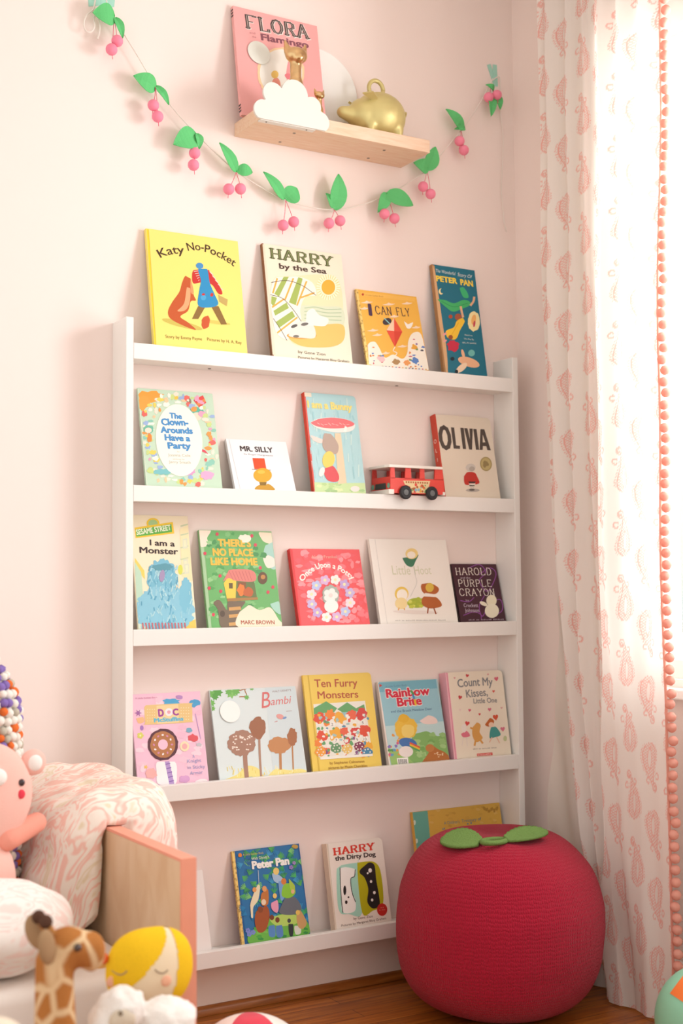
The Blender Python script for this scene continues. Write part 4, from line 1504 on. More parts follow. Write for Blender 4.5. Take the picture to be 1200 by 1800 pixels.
bm = bmesh.new()
for i, ch in enumerate('OLIVIA'):
    V, F = text_mesh(ch)
    xs = [v[0] for v in V]
    mid = (min(xs) + max(xs)) / 2
    for f in F:
        bm.faces.new([bm.verts.new((-0.0010, 0.0109 - (V[k][0] - mid) * .016, .165 - i * .026 + V[k][1] * .016)) for k in f])
build('spine_lettering', bm, mat('#F1E6D8', .5, .3), ROOTS['olivia'])
for z in (.01, .018, .026, .276, .284, .292):
    boxobj('spine_band', (-0.0006, .0005, z), (-0.0002, .0115, z + .004), mat('#3E3A3A', .5, .3), ROOTS['flora'])

# ------------------------------------------------------------------ curtain on the right wall
def cloth_mat(name, base, ink, trans=0.5, attr=True):
    m = bpy.data.materials.new(name)
    m.use_nodes = True
    N, L = nodes(m)
    for n in list(N):
        if n.type == 'BSDF_PRINCIPLED':
            N.remove(n)
    di = N.new('ShaderNodeBsdfDiffuse')
    tl = N.new('ShaderNodeBsdfTranslucent')
    mx = N.new('ShaderNodeMixShader')
    mx.inputs[0].default_value = trans
    L.new(di.outputs[0], mx.inputs[1])
    L.new(tl.outputs[0], mx.inputs[2])
    L.new(mx.outputs[0], N['Material Output'].inputs[0])
    if attr:
        at_ = N.new('ShaderNodeAttribute')
        at_.attribute_name = 'print'
        mc = N.new('ShaderNodeMix')
        mc.data_type = 'RGBA'
        mc.inputs[6].default_value = rgb(base)
        mc.inputs[7].default_value = rgb(ink)
        L.new(at_.outputs['Fac'], mc.inputs[0])
        L.new(mc.outputs[2], di.inputs[0])
        L.new(mc.outputs[2], tl.inputs[0])
    else:
        di.inputs[0].default_value = rgb(base)
        tl.inputs[0].default_value = rgb(base)
    return m


def paisley(U, V):
    """block print: half-drop repeat of a ribbed teardrop with a curl; U, V in mm on the cloth"""
    cw, ch = 88.0, 158.0
    ci = np.floor(U / cw)
    x = U - (ci + .5) * cw
    vv = V + (ci % 2) * ch / 2
    y = vv - (np.floor(vv / ch) + .5) * ch
    x = np.where(ci % 2 == 0, x, -x)
    y = np.where(ci % 2 == 0, y, -y)      # neighbouring columns stand on their heads
    t = np.clip((y + 54) / 104, 0, 1)
    hw = 31 * np.sin(PI * t ** 0.60) ** 0.85 * (1 - .30 * t) + 3.0 * (t > .9)
    cx = 7 * np.sin(3.0 * t) - 26 * np.clip(t - .66, 0, 1) ** 1.2
    d = np.abs(x - cx)
    ins = (d < hw) & (t > 0) & (t < 1)
    edge = ins & (hw - d < 3.2)
    rib = ins & (np.sin((y + .55 * (x - cx)) * 2 * PI / 7.0) > -.15)
    ell = ((x - cx) / 7) ** 2 + ((y + 16) / 22) ** 2
    core = ell < 1
    ring = (ell > 1) & (ell < 1.6)
    frn = (d >= hw + 1.5) & (d < hw + 6.5) & (t > .02) & (t < .80) & (np.sin((y - .8 * d) * 2 * PI / 7.0) > .1)
    curl = (np.abs(np.hypot(x + 12, y - 50) - 9) < 2.0) & ((x < -9) | (y > 50))
    curl |= (np.abs(np.hypot(x + 14, y - 49) - 3.5) < 1.6)
    curl |= (np.abs(np.hypot(x + 25, y - 24) - 7) < 1.9) & (x < -20)
    curl |= (np.abs(np.hypot(x - 16, y - 36) - 6) < 1.8) & (x > 12)
    out = np.zeros_like(U)
    out[rib] = .62
    out[edge] = .75
    out[core & ins] = .08
    out[ring & ins] = .7
    out[frn] = .6
    out[curl] = .65
    return out


def sheet(name, fy, fx, L, z0, z1, m, parent, ns, nz, printed):
    s = np.linspace(0, 1, ns)
    z = np.linspace(z0, z1, nz)
    SS, ZZ = np.meshgrid(s, z)
    Y, X = fy(SS, ZZ), fx(SS, ZZ)
    co = np.stack([X, Y, ZZ], -1).reshape(-1, 3)
    i = np.arange(ns * nz).reshape(nz, ns)
    F = np.stack([i[:-1, :-1], i[:-1, 1:], i[1:, 1:], i[1:, :-1]], -1).reshape(-1, 4)
    me = bpy.data.meshes.new(name)
    me.vertices.add(len(co))
    me.vertices.foreach_set('co', co.ravel())
    me.loops.add(F.size)
    me.loops.foreach_set('vertex_index', F.ravel())
    me.polygons.add(len(F))
    me.polygons.foreach_set('loop_start', np.arange(0, F.size, 4))
    me.polygons.foreach_set('loop_total', np.full(len(F), 4))
    me.update()
    me.validate()
    if printed:
        a = me.attributes.new('print', 'FLOAT', 'POINT')
        pr = paisley(SS * L * 1000 + 20, ZZ * 1000 + 40)
        a.data.foreach_set('value', pr.ravel().astype(np.float32))
    me.materials.append(m)
    me.polygons.foreach_set('use_smooth', np.ones(len(F), bool))
    return link(name, me, parent)


def y_back(z):
    return np.interp(z, [0, .2, .39, .766, 1.07, 1.62, 2.63], [-.40, -.345, -.30, -.255, -.228, -.205, -.205])


def y_front(z):
    return np.interp(z, [0, .13, .4, .66, 1.6, 2.43, 2.75], [-.655, -.672, -.678, -.672, -.672, -.694, -.70])


def sm(a, b, t):
    q = np.clip((t - a) / (b - a), 0, 1)
    return q * q * (3 - 2 * q)


def fold_x(s, z):
    top = np.clip((z - .6) / 1.6, 0, 1)
    e0 = np.interp(z, [0, .4, .8, 1.07, 1.6, 2.7], [.10, .33, .42, .45, .49, .49])
    x = 1.150 - .036 * sm(0, .06, s - e0)
    x = x + .013 * np.sin(2 * PI * (s * 7.0) + .6) * (1 - sm(0, .07, s - e0)) * (1 - .55 * top)
    x = x + (.0015 + .0145 * top) * np.sin(2 * PI * s * 6.0 + 1.2) * sm(.05, .14, s - e0)
    x = x + .005 * np.sin(2 * PI * s * 2.3 + 2.2 * z) + .003 * np.sin(z * 9 + s * 14)
    return x


def fold_y(s, z):
    b, f = y_back(z), y_front(z)
    return b + (f - b) * (s + .018 * np.sin(2 * PI * s * 6 + .4) * (1 - sm(.5, .6, s)))


M_CURT = cloth_mat('paisley_printed_cotton', '#F8F3ED', '#F2A396', .30)
M_LIN = cloth_mat('plain_curtain_lining', '#F1ECE4', '#F1ECE4', .35, False)
cur = thing('curtain', 'sheer white curtain with pink paisley print and coral pom-pom edge', 'curtain', (0, 0, 0))
sheet('printed_panel', fold_y, fold_x, .54, 0.004, 2.74, M_CURT, cur, 300, 800, True)
ln_b = lambda z: np.interp(z, [0, .4, .77, 1.1, 2.7], [-.155, -.150, -.185, -.205, -.205])
sheet('lining', lambda s, z: ln_b(z) + (-.46 - ln_b(z)) * s,
      lambda s, z: 1.178 + .012 * np.sin(s * 9 + 1.5 * z) + .004 * np.sin(z * 23 + s * 17) * (z < 1) - .006 * np.sin(z * 6), .3, 0.004, 2.74, M_LIN, cur, 60, 160, False)['label'] = 'plain off-white lining'
M_POM = cloth_mat('coral_pompom_yarn', '#F6B9A8', '#F6B9A8', .3, False)
ez = np.linspace(.02, 2.72, 120)
ep = [(float(fold_x(np.array(1.0), np.array(z))), float(fold_y(np.array(1.0), np.array(z))), float(z)) for z in ez]
bm = bmesh.new()
for k in range(len(ep) - 1):
    (xa_, ya_, za_), (xb_, yb_, zb_) = ep[k], ep[k + 1]
    v = [bm.verts.new(q) for q in ((xa_ - .002, ya_ + .004, za_), (xa_ - .002, ya_ - .002, za_), (xb_ - .002, yb_ - .002, zb_), (xb_ - .002, yb_ + .004, zb_))]
    bm.faces.new(v)
    v = [bm.verts.new(q) for q in ((xa_ + .001, ya_ + .004, za_), (xa_ + .001, ya_ - .002, za_), (xb_ + .001, yb_ - .002, zb_), (xb_ + .001, yb_ + .004, zb_))]
    bm.faces.new(v)
build('trim_tape', bm, M_POM, cur)
bm = bmesh.new()
bmesh.ops.create_icosphere(bm, subdivisions=3, radius=.0118)
for v in bm.verts:
    v.co *= 1 + .10 * mnoise.noise(v.co * 400)
pom = build('pompom', bm, M_POM, cur, True)
zz = [.06 + .0272 * i for i in range(97)]
for i, z in enumerate(zz):
    o = pom if i == 0 else pom.copy()
    if i:
        COL.objects.link(o)
        o.parent = cur
    r_ = random.Random(i)
    o.location = (float(fold_x(np.array(1.0), np.array(z))) + r_.uniform(-.004, .002), float(fold_y(np.array(1.0), np.array(z))) - .015 + r_.uniform(-.0025, .0025), z + r_.uniform(-.002, .002))
    o.rotation_euler = (r_.uniform(0, 6), r_.uniform(0, 6), 0)
rod = thing('curtain_rod', 'white curtain rod above the window carrying the paisley curtain', 'curtain rod', (1.145, -1.0, 2.755))
bm = bmesh.new()
tube(bm, [(0, -1.0, 0), (0, .86, 0)], .012, 16)
build('rod', bm, M_WHITE, rod)
for y in (-.95, .80):
    boxobj('bracket', (-.01, y - .01, -.012), (XR - 1.145 + .001, y + .01, .012), M_WHITE, rod)

# ------------------------------------------------------------------ wooden wall shelf and what stands on it
SX0, SX1, SD, SZ, ST = .3253, .8314, .1416, 2.1706, .0339
ws = thing('wall_shelf', 'small pale wooden wall shelf above the cherry garland', 'shelf', (SX0, 0, SZ))
boxobj('board', (0, -SD, 0), (SX1 - SX0, -.0005, ST), M_PLYSHELF, ws, .001)
for px, py in ((517, 234), (492, 249.5), (675, 264), (647, 278)):
    p = at(px, py, z=SZ)
    bm = bmesh.new()
    lathe(bm, [(0, -.0012), (.0035, -.001), (.004, 0)], 12, Matrix.Translation((p.x - SX0, p.y, 0)))
    build('screw', bm, mat('#8A7A6C', .4, .4, .5, name='dull_screw'), ws)
ZS = SZ + ST
# white cloud plaque fixed to the front edge
cy = -SD - .0105
C0 = lambda px, py: (lambda p: (p.x, p.z))(at(400 + px * .216667, py * .216667, y=cy - .003))
circ = []
for px, py, r in ((292, 890, 84), (372, 758, 90), (545, 765, 118), (690, 862, 76), (752, 988, 82)):
    a, b = C0(px, py), C0(px, py - r)
    circ.append((a, (b[1] - a[1])))
cc = C0(500, 920)
bl, br_ = C0(268, 968), C0(765, 1070)
out = []
for k in range(180):
    th = 2 * PI * k / 180
    d = Vector((math.cos(th), math.sin(th)))
    best = 0
    for (q, r) in circ:
        w_ = Vector((q[0] - cc[0], q[1] - cc[1]))
        bq = d.dot(w_)
        disc = bq * bq - w_.length_squared + r * r
        if disc > 0:
            best = max(best, bq + math.sqrt(disc))
    zlim = SZ - .002
    if d.y < 0:
        lim = (zlim - cc[1]) / d.y
        xh = cc[0] + d.x * lim
        best = lim if circ[0][0][0] <= xh <= circ[4][0][0] else min(best, lim)
    out.append((cc[0] + d.x * best, cc[1] + d.y * best))
cl = thing('cloud_plaque', 'white cloud shaped plaque on the front edge of the wooden wall shelf', 'cloud decoration', (cc[0], cy, SZ))
bm = bmesh.new()
prism(bm, [(x - cc[0], z - SZ) for x, z in out], -.003, .003, 'y')
build('cloud_front', bm, mat('#E4E1DA', .35, .4, name='white_lacquer'), cl)
x0, x1 = C0(280, 985)[0] - cc[0], C0(722, 1080)[0] - cc[0]
lb = boxobj('base_strip', (x0, .003, -.0035), (x1, .020, -.0005), mat('#E4E1DA', .35, .4, name='white_lacquer'), cl)
for t in (.12, .86):
    bm = bmesh.new()
    lathe(bm, [(0, -.0045), (.002, -.0042), (.0022, -.0035)], 10, Matrix.Translation((x0 + (x1 - x0) * t, .011, 0)))
    build('screw', bm, M_DARK, lb)

M_BRASS = mat('#E2C08C', .28, .5, 1.0, name='polished_old_brass', mottle=.25, scale=60)
M_GOLDP = mat('#D2C484', .40, .5, .4, name='matte_gold_glaze')


def brass_cat(x, y, H, label):
    o = thing('cat_figurine', label, 'figurine', (x, y, ZS))
    k = H / .20
    b = blob('body', [((0, 0, .030 * k), (.030 * k, .024 * k, .032 * k)), ((0, 0, .075 * k), (.022 * k, .019 * k, .045 * k)), ((0, -.003 * k, .165 * k), (.030 * k, .022 * k, .021 * k)),
                      ((0, -.016 * k, .155 * k), (.014 * k, .014 * k, .012 * k))], M_BRASS, o, .0028 * k, 5,
             [((0, 0, .09 * k), (0, 0, .155 * k), .014 * k, .015 * k), ((-.021 * k, 0, .172 * k), (-.029 * k, .002 * k, .199 * k), .011 * k, .003 * k),
              ((.021 * k, 0, .172 * k), (.029 * k, .002 * k, .199 * k), .011 * k, .003 * k), ((0, 0, .155 * k), (-.018 * k, -.002 * k, .172 * k), .014 * k, .011 * k),
              ((0, 0, .155 * k), (.018 * k, -.002 * k, .172 * k), .014 * k, .011 * k)])
    bm = bmesh.new()
    tube(bm, spline([(.025 * k, .01 * k, .008 * k), (.042 * k, -.004 * k, .008 * k), (.034 * k, -.024 * k, .008 * k), (.01 * k, -.032 * k, .008 * k)], 5), .0058 * k, 8)
    build('tail', bm, M_BRASS, o, True)
    return o


brass_cat(.4545, -.092, .206, 'taller brass cat figurine rising behind the white cloud plaque')
brass_cat(.5195, -.098, .094, 'tiny brass cat figurine at the right shoulder of the cloud plaque')
pig = thing('piggy_bank', 'gold glazed piggy bank with a ring handle on the wall shelf', 'piggy bank', (.708, -.072, ZS))
blob('body', [((.010, 0, .066), (.076, .058, .064)), ((-.045, 0, .060), (.040, .042, .044))], M_GOLDP, pig, .0045, 8,
     [((-.070, 0, .056), (-.104, 0, .058), .024, .0165), ((.050, -.028, .03), (.050, -.030, .010), .016, .012), ((.050, .028, .03), (.050, .030, .010), .016, .012),
      ((-.035, -.026, .03), (-.035, -.028, .010), .015, .012), ((-.035, .026, .03), (-.035, .028, .010), .015, .012)])
bm = bmesh.new()
tube(bm, [(.022 * math.cos(a) + .0, 0, .139 + .023 * math.sin(a)) for a in [2 * PI * i / 28 for i in range(29)]], .0058, 10)
build('ring_handle', bm, M_GOLDP, pig, True)
for s in (-1, 1):
    bm = bmesh.new()
    prism(bm, [(-.020, 0), (.004, .014), (.020, .004), (.024, -.006), (.004, -.008)], -.003, .003, 'y')
    bmesh.ops.transform(bm, matrix=Matrix.Translation((-.045, s * .040, .100)) @ Matrix.Rotation(s * .5, 4, 'Z') @ Matrix.Rotation(-s * .9, 4, 'X') @ Matrix.Rotation(.35, 4, 'Y'), verts=bm.verts)
    build('ear', bm, M_GOLDP, pig)
bm = bmesh.new()
tube(bm, spline([(.084, 0, .076), (.094, .004, .082), (.092, -.004, .090), (.086, 0, .088)], 5), .0028, 6)
build('tail', bm, M_GOLDP, pig, True)
dk = thing('round_plate', 'large white round disc leaning on the wall behind the piggy bank', 'disc', (.566, -.0060, ZS))
bm = bmesh.new()
lathe(bm, [(0, 0), (.120, 0), (.122, .001), (.122, .003), (.119, .004), (0, .004)], 72, Matrix.Translation((0, 0, .1222)) @ Matrix.Rotation(PI / 2 - .008, 4, 'X'))
build('disc', bm, mat('#F6F6F2', .4, .4, name='white_disc_enamel'), dk, False)
bx = boxobj('paper_box', (-.022, -.016, 0), (.022, .016, .026), mat('#F4F3F0', .5, .3, name='white_card'), None, .002)
bx.location = (.800, -.045, ZS)
tag(bx, 'small white box mostly hidden behind the rear of the gold pig', 'box')

# ------------------------------------------------------------------ cherry garland and its tape
GY = -.020


def gp(px, py, y=GY):
    return at(px, py, y=y)


M_FELT = mat('#6BCB80', .9, .05, name='green_felt', bump=.5, scale=700, mottle=.10)
M_BEAD = mat('#F78FA8', .6, .25, name='pink_painted_bead', mottle=.05, scale=50)
M_CORD = mat('#F1E7DE', .9, .05, name='cream_cotton_cord', bump=.6, scale=900)
M_PTH = mat('#E2647E', .8, .1, name='pink_thread')
ga = thing('garland', 'string garland of green felt leaves and pink beads taped to the wall', 'garland', tuple(gp(588, 369)))
G0 = ga.location.copy()


def gobj(name, bm, m, smooth=False):
    for v in bm.verts:
        v.co -= G0
    return build(name, bm, m, ga, smooth)


bm = bmesh.new()
tube(bm, spline([gp(*q) for q in ((186, -6), (190, 14), (204, 38), (238, 92), (273, 150), (312, 200), (346, 236), (380, 270), (416, 302), (460, 330), (502, 352), (545, 364), (588, 369),
                                  (632, 361), (678, 344), (715, 323), (750, 299), (780, 265), (812, 227), (838, 190), (860, 150), (866, 138))], 6), .0016, 7)
gobj('cord', bm, M_CORD, True)
bm = bmesh.new()
tube(bm, spline([gp(*q) for q in ((168, -4), (164, 16), (152, 27), (147, 42), (151, 54), (160, 56), (166, 46), (164, 32), (170, 28), (175, 44), (174, 60), (171, 69))], 6), .0020, 7)
gobj('cord_bow', bm, M_CORD, True)
bm = bmesh.new()
tube(bm, spline([gp(px, py, -.010) for px, py in ((864, 142), (878, 136), (879, 170), (880, 205), (884, 240), (883, 290), (881, 330), (884, 370), (886, 392), (890, 407))], 6), .0017, 7)
gobj('cord_tail', bm, M_CORD, True)


def leaf(base, tip, wpx, lift, seed):
    b, t = gp(*base), gp(tip[0], tip[1], GY - lift)
    ax = (t - b)
    Ln = ax.length
    ax.normalize()
    sd = ax.cross(Vector((0, 1, 0))).normalized()
    nn = sd.cross(ax)
    w = wpx / 690 * .62
    r = random.Random(seed)
    bm = bmesh.new()
    n = 14
    top, bot = [], []
    for side, lst in ((-.0010, bot), (.0010, top)):
        L_, R_ = [], []
        for i in range(n + 1):
            s = i / n
            hw = w * (math.sin(PI * min(1, s ** .75 * .985 + .015)) ** .8) + .0006
            cen = b + ax * (s * Ln) + nn * (side - .010 * math.sin(PI * s) * r.uniform(.95, 1.05))
            L_.append(bm.verts.new(cen + sd * hw + nn * -.003))
            R_.append(bm.verts.new(cen - sd * hw + nn * -.003))
            lst.append(bm.verts.new(cen))
        for i in range(n):
            bm.faces.new((L_[i], L_[i + 1], lst[i + 1], lst[i]))
            bm.faces.new((lst[i], lst[i + 1], R_[i + 1], R_[i]))
        if side < 0:
            L0, R0 = L_, R_
        else:
            for i in range(n):
                bm.faces.new((L0[i], L0[i + 1], L_[i + 1], L_[i]))
                bm.faces.new((R0[i], R0[i + 1], R_[i + 1], R_[i]))
            bm.faces.new((L0[0], L_[0], top[0], bot[0]))
            bm.faces.new((R0[0], R_[0], top[0], bot[0]))
            bm.faces.new((L0[n], L_[n], top[n], bot[n]))
            bm.faces.new((R0[n], R_[n], top[n], bot[n]))
    gobj('leaf', bm, M_FELT)


CL = [((200, 33), [((201, 31), (162, 23), 29), ((202, 31), (215, 68), 11)], [(206, 72), (196, 87)]),
      ((273, 152), [((273, 157), (234, 133), 25), ((273, 151), (296, 185), 10)], [(269.5, 185), (277, 205)]),
      ((346, 237), [((345, 238), (304, 254), 31), ((346, 235), (349, 263), 11)], [(342, 269), (340, 290)]),
      ((415, 303), [((415, 303), (385, 251), 16), ((415, 299), (443, 304), 17)], [(402, 332.5), (422.5, 332)]),
      ((502, 352), [((499, 351), (462, 302), 16), ((502, 352), (521, 331), 27)], [(497.5, 396), (516, 390)]),
      ((588, 369), [((589, 370), (594, 306), 27), ((585, 366), (572, 340), 13)], [(578, 392.5), (597.5, 388)]),
      ((680, 343), [((678, 340), (725, 362), 25), ((679, 340), (663, 374), 19)], [(675.5, 376), (693, 384)]),
      ((750, 299), [((749, 300), (764, 258), 24), ((752, 299), (726, 286), 22)], [(743.5, 328), (756.5, 341)]),
      ((810, 229), [((813, 229), (783, 192), 18), ((816, 226), (798, 227), 9)], [(807.5, 248), (815, 264)]),
      ((862, 154), [((860, 166), (862, 205), 15), ((868, 166), (878, 193), 14), ((866, 160), (853, 149), 9)], [(858.5, 171), (873, 167)])]
bead0 = None
for k, (kn, lv, bd) in enumerate(CL):
    for i, (b, t, w) in enumerate(lv):
        leaf(b, t, w, .012 if i == 0 else .004, k * 3 + i)
    for i, q in enumerate(bd):
        p = gp(q[0], q[1], GY - .012 - .003 * i)
        if bead0 is None:
            bm = bmesh.new()
            ball(bm, (0, 0, 0), .0142, 24, 16)
            bead0 = build('bead', bm, M_BEAD, ga, True)
            o = bead0
        else:
            o = bead0.copy()
            COL.objects.link(o)
            o.parent = ga
        o.location = p - G0
        bm = bmesh.new()
        kp = gp(kn[0], kn[1], GY - .004)
        tube(bm, [kp, kp.lerp(p, .5) + Vector((0.001, -.001, 0)), p, p + Vector((.002 if i else -.003, -.002, -.024))], .0008, 5)
        gobj('bead_thread', bm, M_PTH)
M_TAPE = mat('#A9DCCB', .6, .2, name='mint_washi_tape', mottle=.12, scale=80)
for j, (q, lab) in enumerate([([(155, -8), (176, -10), (180, 9), (156, 11)], 'left piece of mint tape at the top left garland end'),
                              ([(176, -10), (203, -14), (201, 12), (178, 14)], 'right piece of mint tape at the top left garland end'),
                              ([(856, 114), (862, 112), (874, 145), (867, 148)], 'slanting mint tape strip at the right garland end'),
                              ([(866, 113), (873, 114), (875, 152), (867, 151)], 'upright mint tape strip at the right garland end')]):
    P = [at(a, b, y=-.002) for a, b in q]
    c0 = sum(P, Vector()) / 4
    bm = bmesh.new()
    prism(bm, [(p.x - c0.x, p.z - c0.z) for p in P], -.0004 * (j % 2) + .0008, .0014 - .0004 * (j % 2), 'y')
    o = build('washi_tape', bm, M_TAPE)
    o.location = c0
    tag(o, lab, 'tape', 'mint tape holding the garland')

# ------------------------------------------------------------------ toy bus on the second rail
zb = RZ[1] + .0004
pA, pB = at(686, 866, y=-.100), at(780, 866, y=-.100)
bx0, bl_ = pA.x, pB.x - pA.x
bh = at(690, 817, y=-.100).z - zb
bwid = .092
bus = thing('toy_bus', 'red toy bus with white roof parked on the second rail', 'toy bus', (bx0, -.100, zb))
M_RED = mat('#E8463A', .35, .5, name='red_plastic')
M_WPL = mat('#F4EFE6', .35, .5, name='white_plastic')
M_BLK = mat('#26272A', .45, .4, name='black_rubber')
u = bl_ / 265.0          # length of one crop mark along the side
zf = lambda m: (700 - m) / 152.0 * bh
bm = bmesh.new()
box(bm, (0, 0, zf(694)), (bl_, .003, zf(615)))
box(bm, (0, bwid - .003, zf(694)), (bl_, bwid, zf(615)))
box(bm, (0, .003, zf(694)), (.004, bwid - .003, zf(608)))
box(bm, (bl_ - .004, .003, zf(694)), (bl_, bwid - .003, zf(608)))
box(bm, (.004, .003, zf(694)), (bl_ - .004, bwid - .003, zf(680)))
build('body', bm, M_RED, bus)
for m0, m1 in ((0, 24), (72, 104), (144, 170), (218, 262)):
    for y0 in (0, bwid - .004):
        bm = bmesh.new()
        prism(bm, [(m0 * u, zf(617)), (m1 * u, zf(617)), ((m1 - 3) * u, zf(562)), ((m0 + 3) * u, zf(562))], y0, y0 + .004, 'y')
        build('pillar', bm, M_RED, bus)
bm = bmesh.new()
prism(bm, [(-.006, -.005), (bl_ * .96, -.005), (bl_ * .985, .006), (bl_ * .985, bwid - .006), (bl_ * .96, bwid + .005), (-.006, bwid + .005), (-.012, bwid - .01), (-.012, .01)], zf(562), zf(547), 'z')
bmesh.ops.recalc_face_normals(bm, faces=bm.faces)
bevel(bm, .0016)
build('roof', bm, M_WPL, bus)
bm = bmesh.new()
box(bm, (-.006, -.002, zf(700)), (.010, bwid + .002, zf(676)))
bevel(bm, .002)
build('front_bumper', bm, M_WPL, bus)
boxobj('rear_bumper', (bl_ - .004, -.001, zf(698)), (bl_ + .004, bwid + .001, zf(680)), M_WPL, bus, .001)
bm = bmesh.new()
prism(bm, [(.02, zf(672)), (.075, zf(670)), (.072, zf(640)), (.022, zf(640))], -.0006, -.0001, 'x')
g1 = build('front_decal', bm, mat('#3E4440', .5, .3), bus)
bm = bmesh.new()
for yy, kk in ((.008, 'a'), (.085, 'b')):
    prism(bm, [(yy + .007 * math.cos(a), zf(655) + .007 * math.sin(a)) for a in [2 * PI * i / 20 for i in range(20)]], -.0010, -.0005, 'x')
build('headlamp_decal', bm, mat('#7FB49A', .5, .3), bus)
bm = bmesh.new()
mats = [mat(c, .5, .3) for c in ('#EED9A8', '#B6653A', '#E8A84A', '#7FA86A', '#E2574A', '#8FB8C4')]
prism(bm, [(62 * u, zf(628)), (196 * u, zf(624)), (190 * u, zf(648)), (182 * u, zf(690)), (104 * u, zf(690)), (96 * u, zf(658)), (70 * u, zf(648))], -.0006, -.0001, 'y', 0)
r = random.Random(3)
for i in range(26):
    a, b = r.uniform(100, 180), r.uniform(646, 684)
    rr = r.uniform(3, 7) * u
    prism(bm, [(a * u + rr * math.cos(t), zf(b) + rr * math.sin(t)) for t in [2 * PI * k / 10 for k in range(10)]], -.0008 - i * .00001, -.0006, 'y', 1 + i % 5)
for i in range(10):
    prism(bm, [((74 + i * 11.5) * u, zf(640)), ((81 + i * 11.5) * u, zf(640)), ((81 + i * 11.5) * u, zf(631)), ((74 + i * 11.5) * u, zf(631))], -.0008, -.0006, 'y', 1)
build('side_decal', bm, mats, bus)
wr = 36 / 152 * bh
for yy in (-.0095, bwid + .0005):
    for m0 in (68, 198):
        bm = bmesh.new()
        M = Matrix.Translation((m0 * u, yy, zf(690))) @ Matrix.Rotation(-PI / 2, 4, 'X')
        lathe(bm, [(0, 0.001), (wr * .45, 0.001), (wr * .5, 0), (wr * .85, 0), (wr, .002), (wr, .007), (wr * .85, .009), (0, .009)], 28, M)
        if yy < 0:
            w_ = build('wheel', bm, M_BLK, bus)
            bm = bmesh.new()
            lathe(bm, [(0, -.0006), (wr * .42, 0), (wr * .46, .0012)], 20, M)
            build('hubcap', bm, mat('#6C6F70', .4, .5), w_)
        else:
            build('wheel', bm, M_BLK, bus)

# ------------------------------------------------------------------ red pouf with crochet leaves
def pouf_mat():
    m = bpy.data.materials.new('red_knitted_cotton')
    m.use_nodes = True
    N, L = nodes(m)
    b = N['Principled BSDF']
    b.inputs['Roughness'].default_value = .9
    b.inputs['Specular IOR Level'].default_value = .1
    b.inputs['Sheen Weight'].default_value = .12
    uvn = N.new('ShaderNodeUVMap')
    mp = N.new('ShaderNodeMapping')
    mp.inputs['Scale'].default_value = (290, 82, 1)
    L.new(uvn.outputs[0], mp.inputs[0])
    sep = N.new('ShaderNodeSeparateXYZ')
    L.new(mp.outputs[0], sep.inputs[0])

    def mth(op, a, bb=None):
        n = N.new('ShaderNodeMath')
        n.operation = op
        for i, v in enumerate((a, bb)):
            if v is None:
                continue
            if isinstance(v, (int, float)):
                n.inputs[i].default_value = v
            else:
                L.new(v, n.inputs[i])
        return n.outputs[0]
    nz = N.new('ShaderNodeTexNoise')
    nz.inputs['Scale'].default_value = .35
    L.new(mp.outputs[0], nz.inputs['Vector'])
    wob = mth('MULTIPLY', mth('SUBTRACT', nz.outputs[0], .5), 1.6)
    a = mth('ABSOLUTE', mth('SINE', mth('MULTIPLY', mth('ADD', sep.outputs[0], mth('MULTIPLY', wob, .5)), PI)))
    v = mth('ABSOLUTE', mth('SINE', mth('MULTIPLY', mth('ADD', mth('ADD', sep.outputs[1], wob), mth('MULTIPLY', a, .35)), PI)))
    hgt = mth('MULTIPLY', mth('POWER', a, .6), mth('POWER', v, .7))
    hgt = mth('ADD', mth('MULTIPLY', hgt, .7), mth('MULTIPLY', nz.outputs[0], .3))
    bp = N.new('ShaderNodeBump')
    bp.inputs['Strength'].default_value = .75
    bp.inputs['Distance'].default_value = .0035
    L.new(hgt, bp.inputs['Height'])
    L.new(bp.outputs[0], b.inputs['Normal'])
    b.inputs['Base Color'].default_value = rgb('#AC1F38')
    return m


PX, PY, PR, PH = .853, -.362, .252, .436
pf = thing('pouf', 'round red knitted pouf with two green leaves on top', 'pouf', (PX, PY, 0))
prof = []
for i in range(61):
    t = -PI / 2 + PI * i / 60
    ex = .64 if t > 0 else .58
    c_, s_ = max(0, math.cos(t)), math.sin(t)
    rr = PR * c_ ** ex
    z = .205 + (PH - .205) * abs(s_) ** .90 if s_ >= 0 else .205 - .205 * abs(s_) ** .82
    if s_ > .9:
        z -= .014 * ((s_ - .9) / .1) ** 2 * (1 - rr / PR)
    prof.append((rr if 0 < i < 60 else 0, z))
bm = bmesh.new()
lathe(bm, prof, 128)
uvl = bm.loops.layers.uv.new('UVMap')
bm.faces.ensure_lookup_table()
arc = [0]
for a, b in zip(prof[:-1], prof[1:]):
    arc.append(arc[-1] + math.hypot(b[0] - a[0], b[1] - a[1]))
zs = {}
for i, (a, b) in enumerate(prof):
    zs[(round(a, 5), round(b, 5))] = arc[i] / arc[-1]
for f in bm.faces:
    angs = [math.atan2(l.vert.co.y, l.vert.co.x) for l in f.loops if l.vert.co.xy.length > 1e-5]
    for l in f.loops:
        p = l.vert.co
        rr = p.xy.length
        ang = math.atan2(p.y, p.x) if rr > 1e-5 else sum(angs) / len(angs)
        if max(angs) - min(angs) > PI and ang < 0:
            ang += 2 * PI
        l[uvl].uv = (ang / (2 * PI), zs.get((round(rr, 5), round(p.z, 5)), 0.5))
for v in bm.verts:
    p = v.co
    n = mnoise.noise(Vector((p.x * 5, p.y * 5, p.z * 5))) * .006 + mnoise.noise(Vector((p.x * 2, p.y * 2, p.z * 24))) * .0022
    d = Vector((p.x, p.y, .35 * (p.z - .2)))
    if d.length > 1e-6 and p.z > .01:
        v.co += d.normalized() * n * min(1, p.xy.length / .08)
build('cushion', bm, pouf_mat(), pf, True)
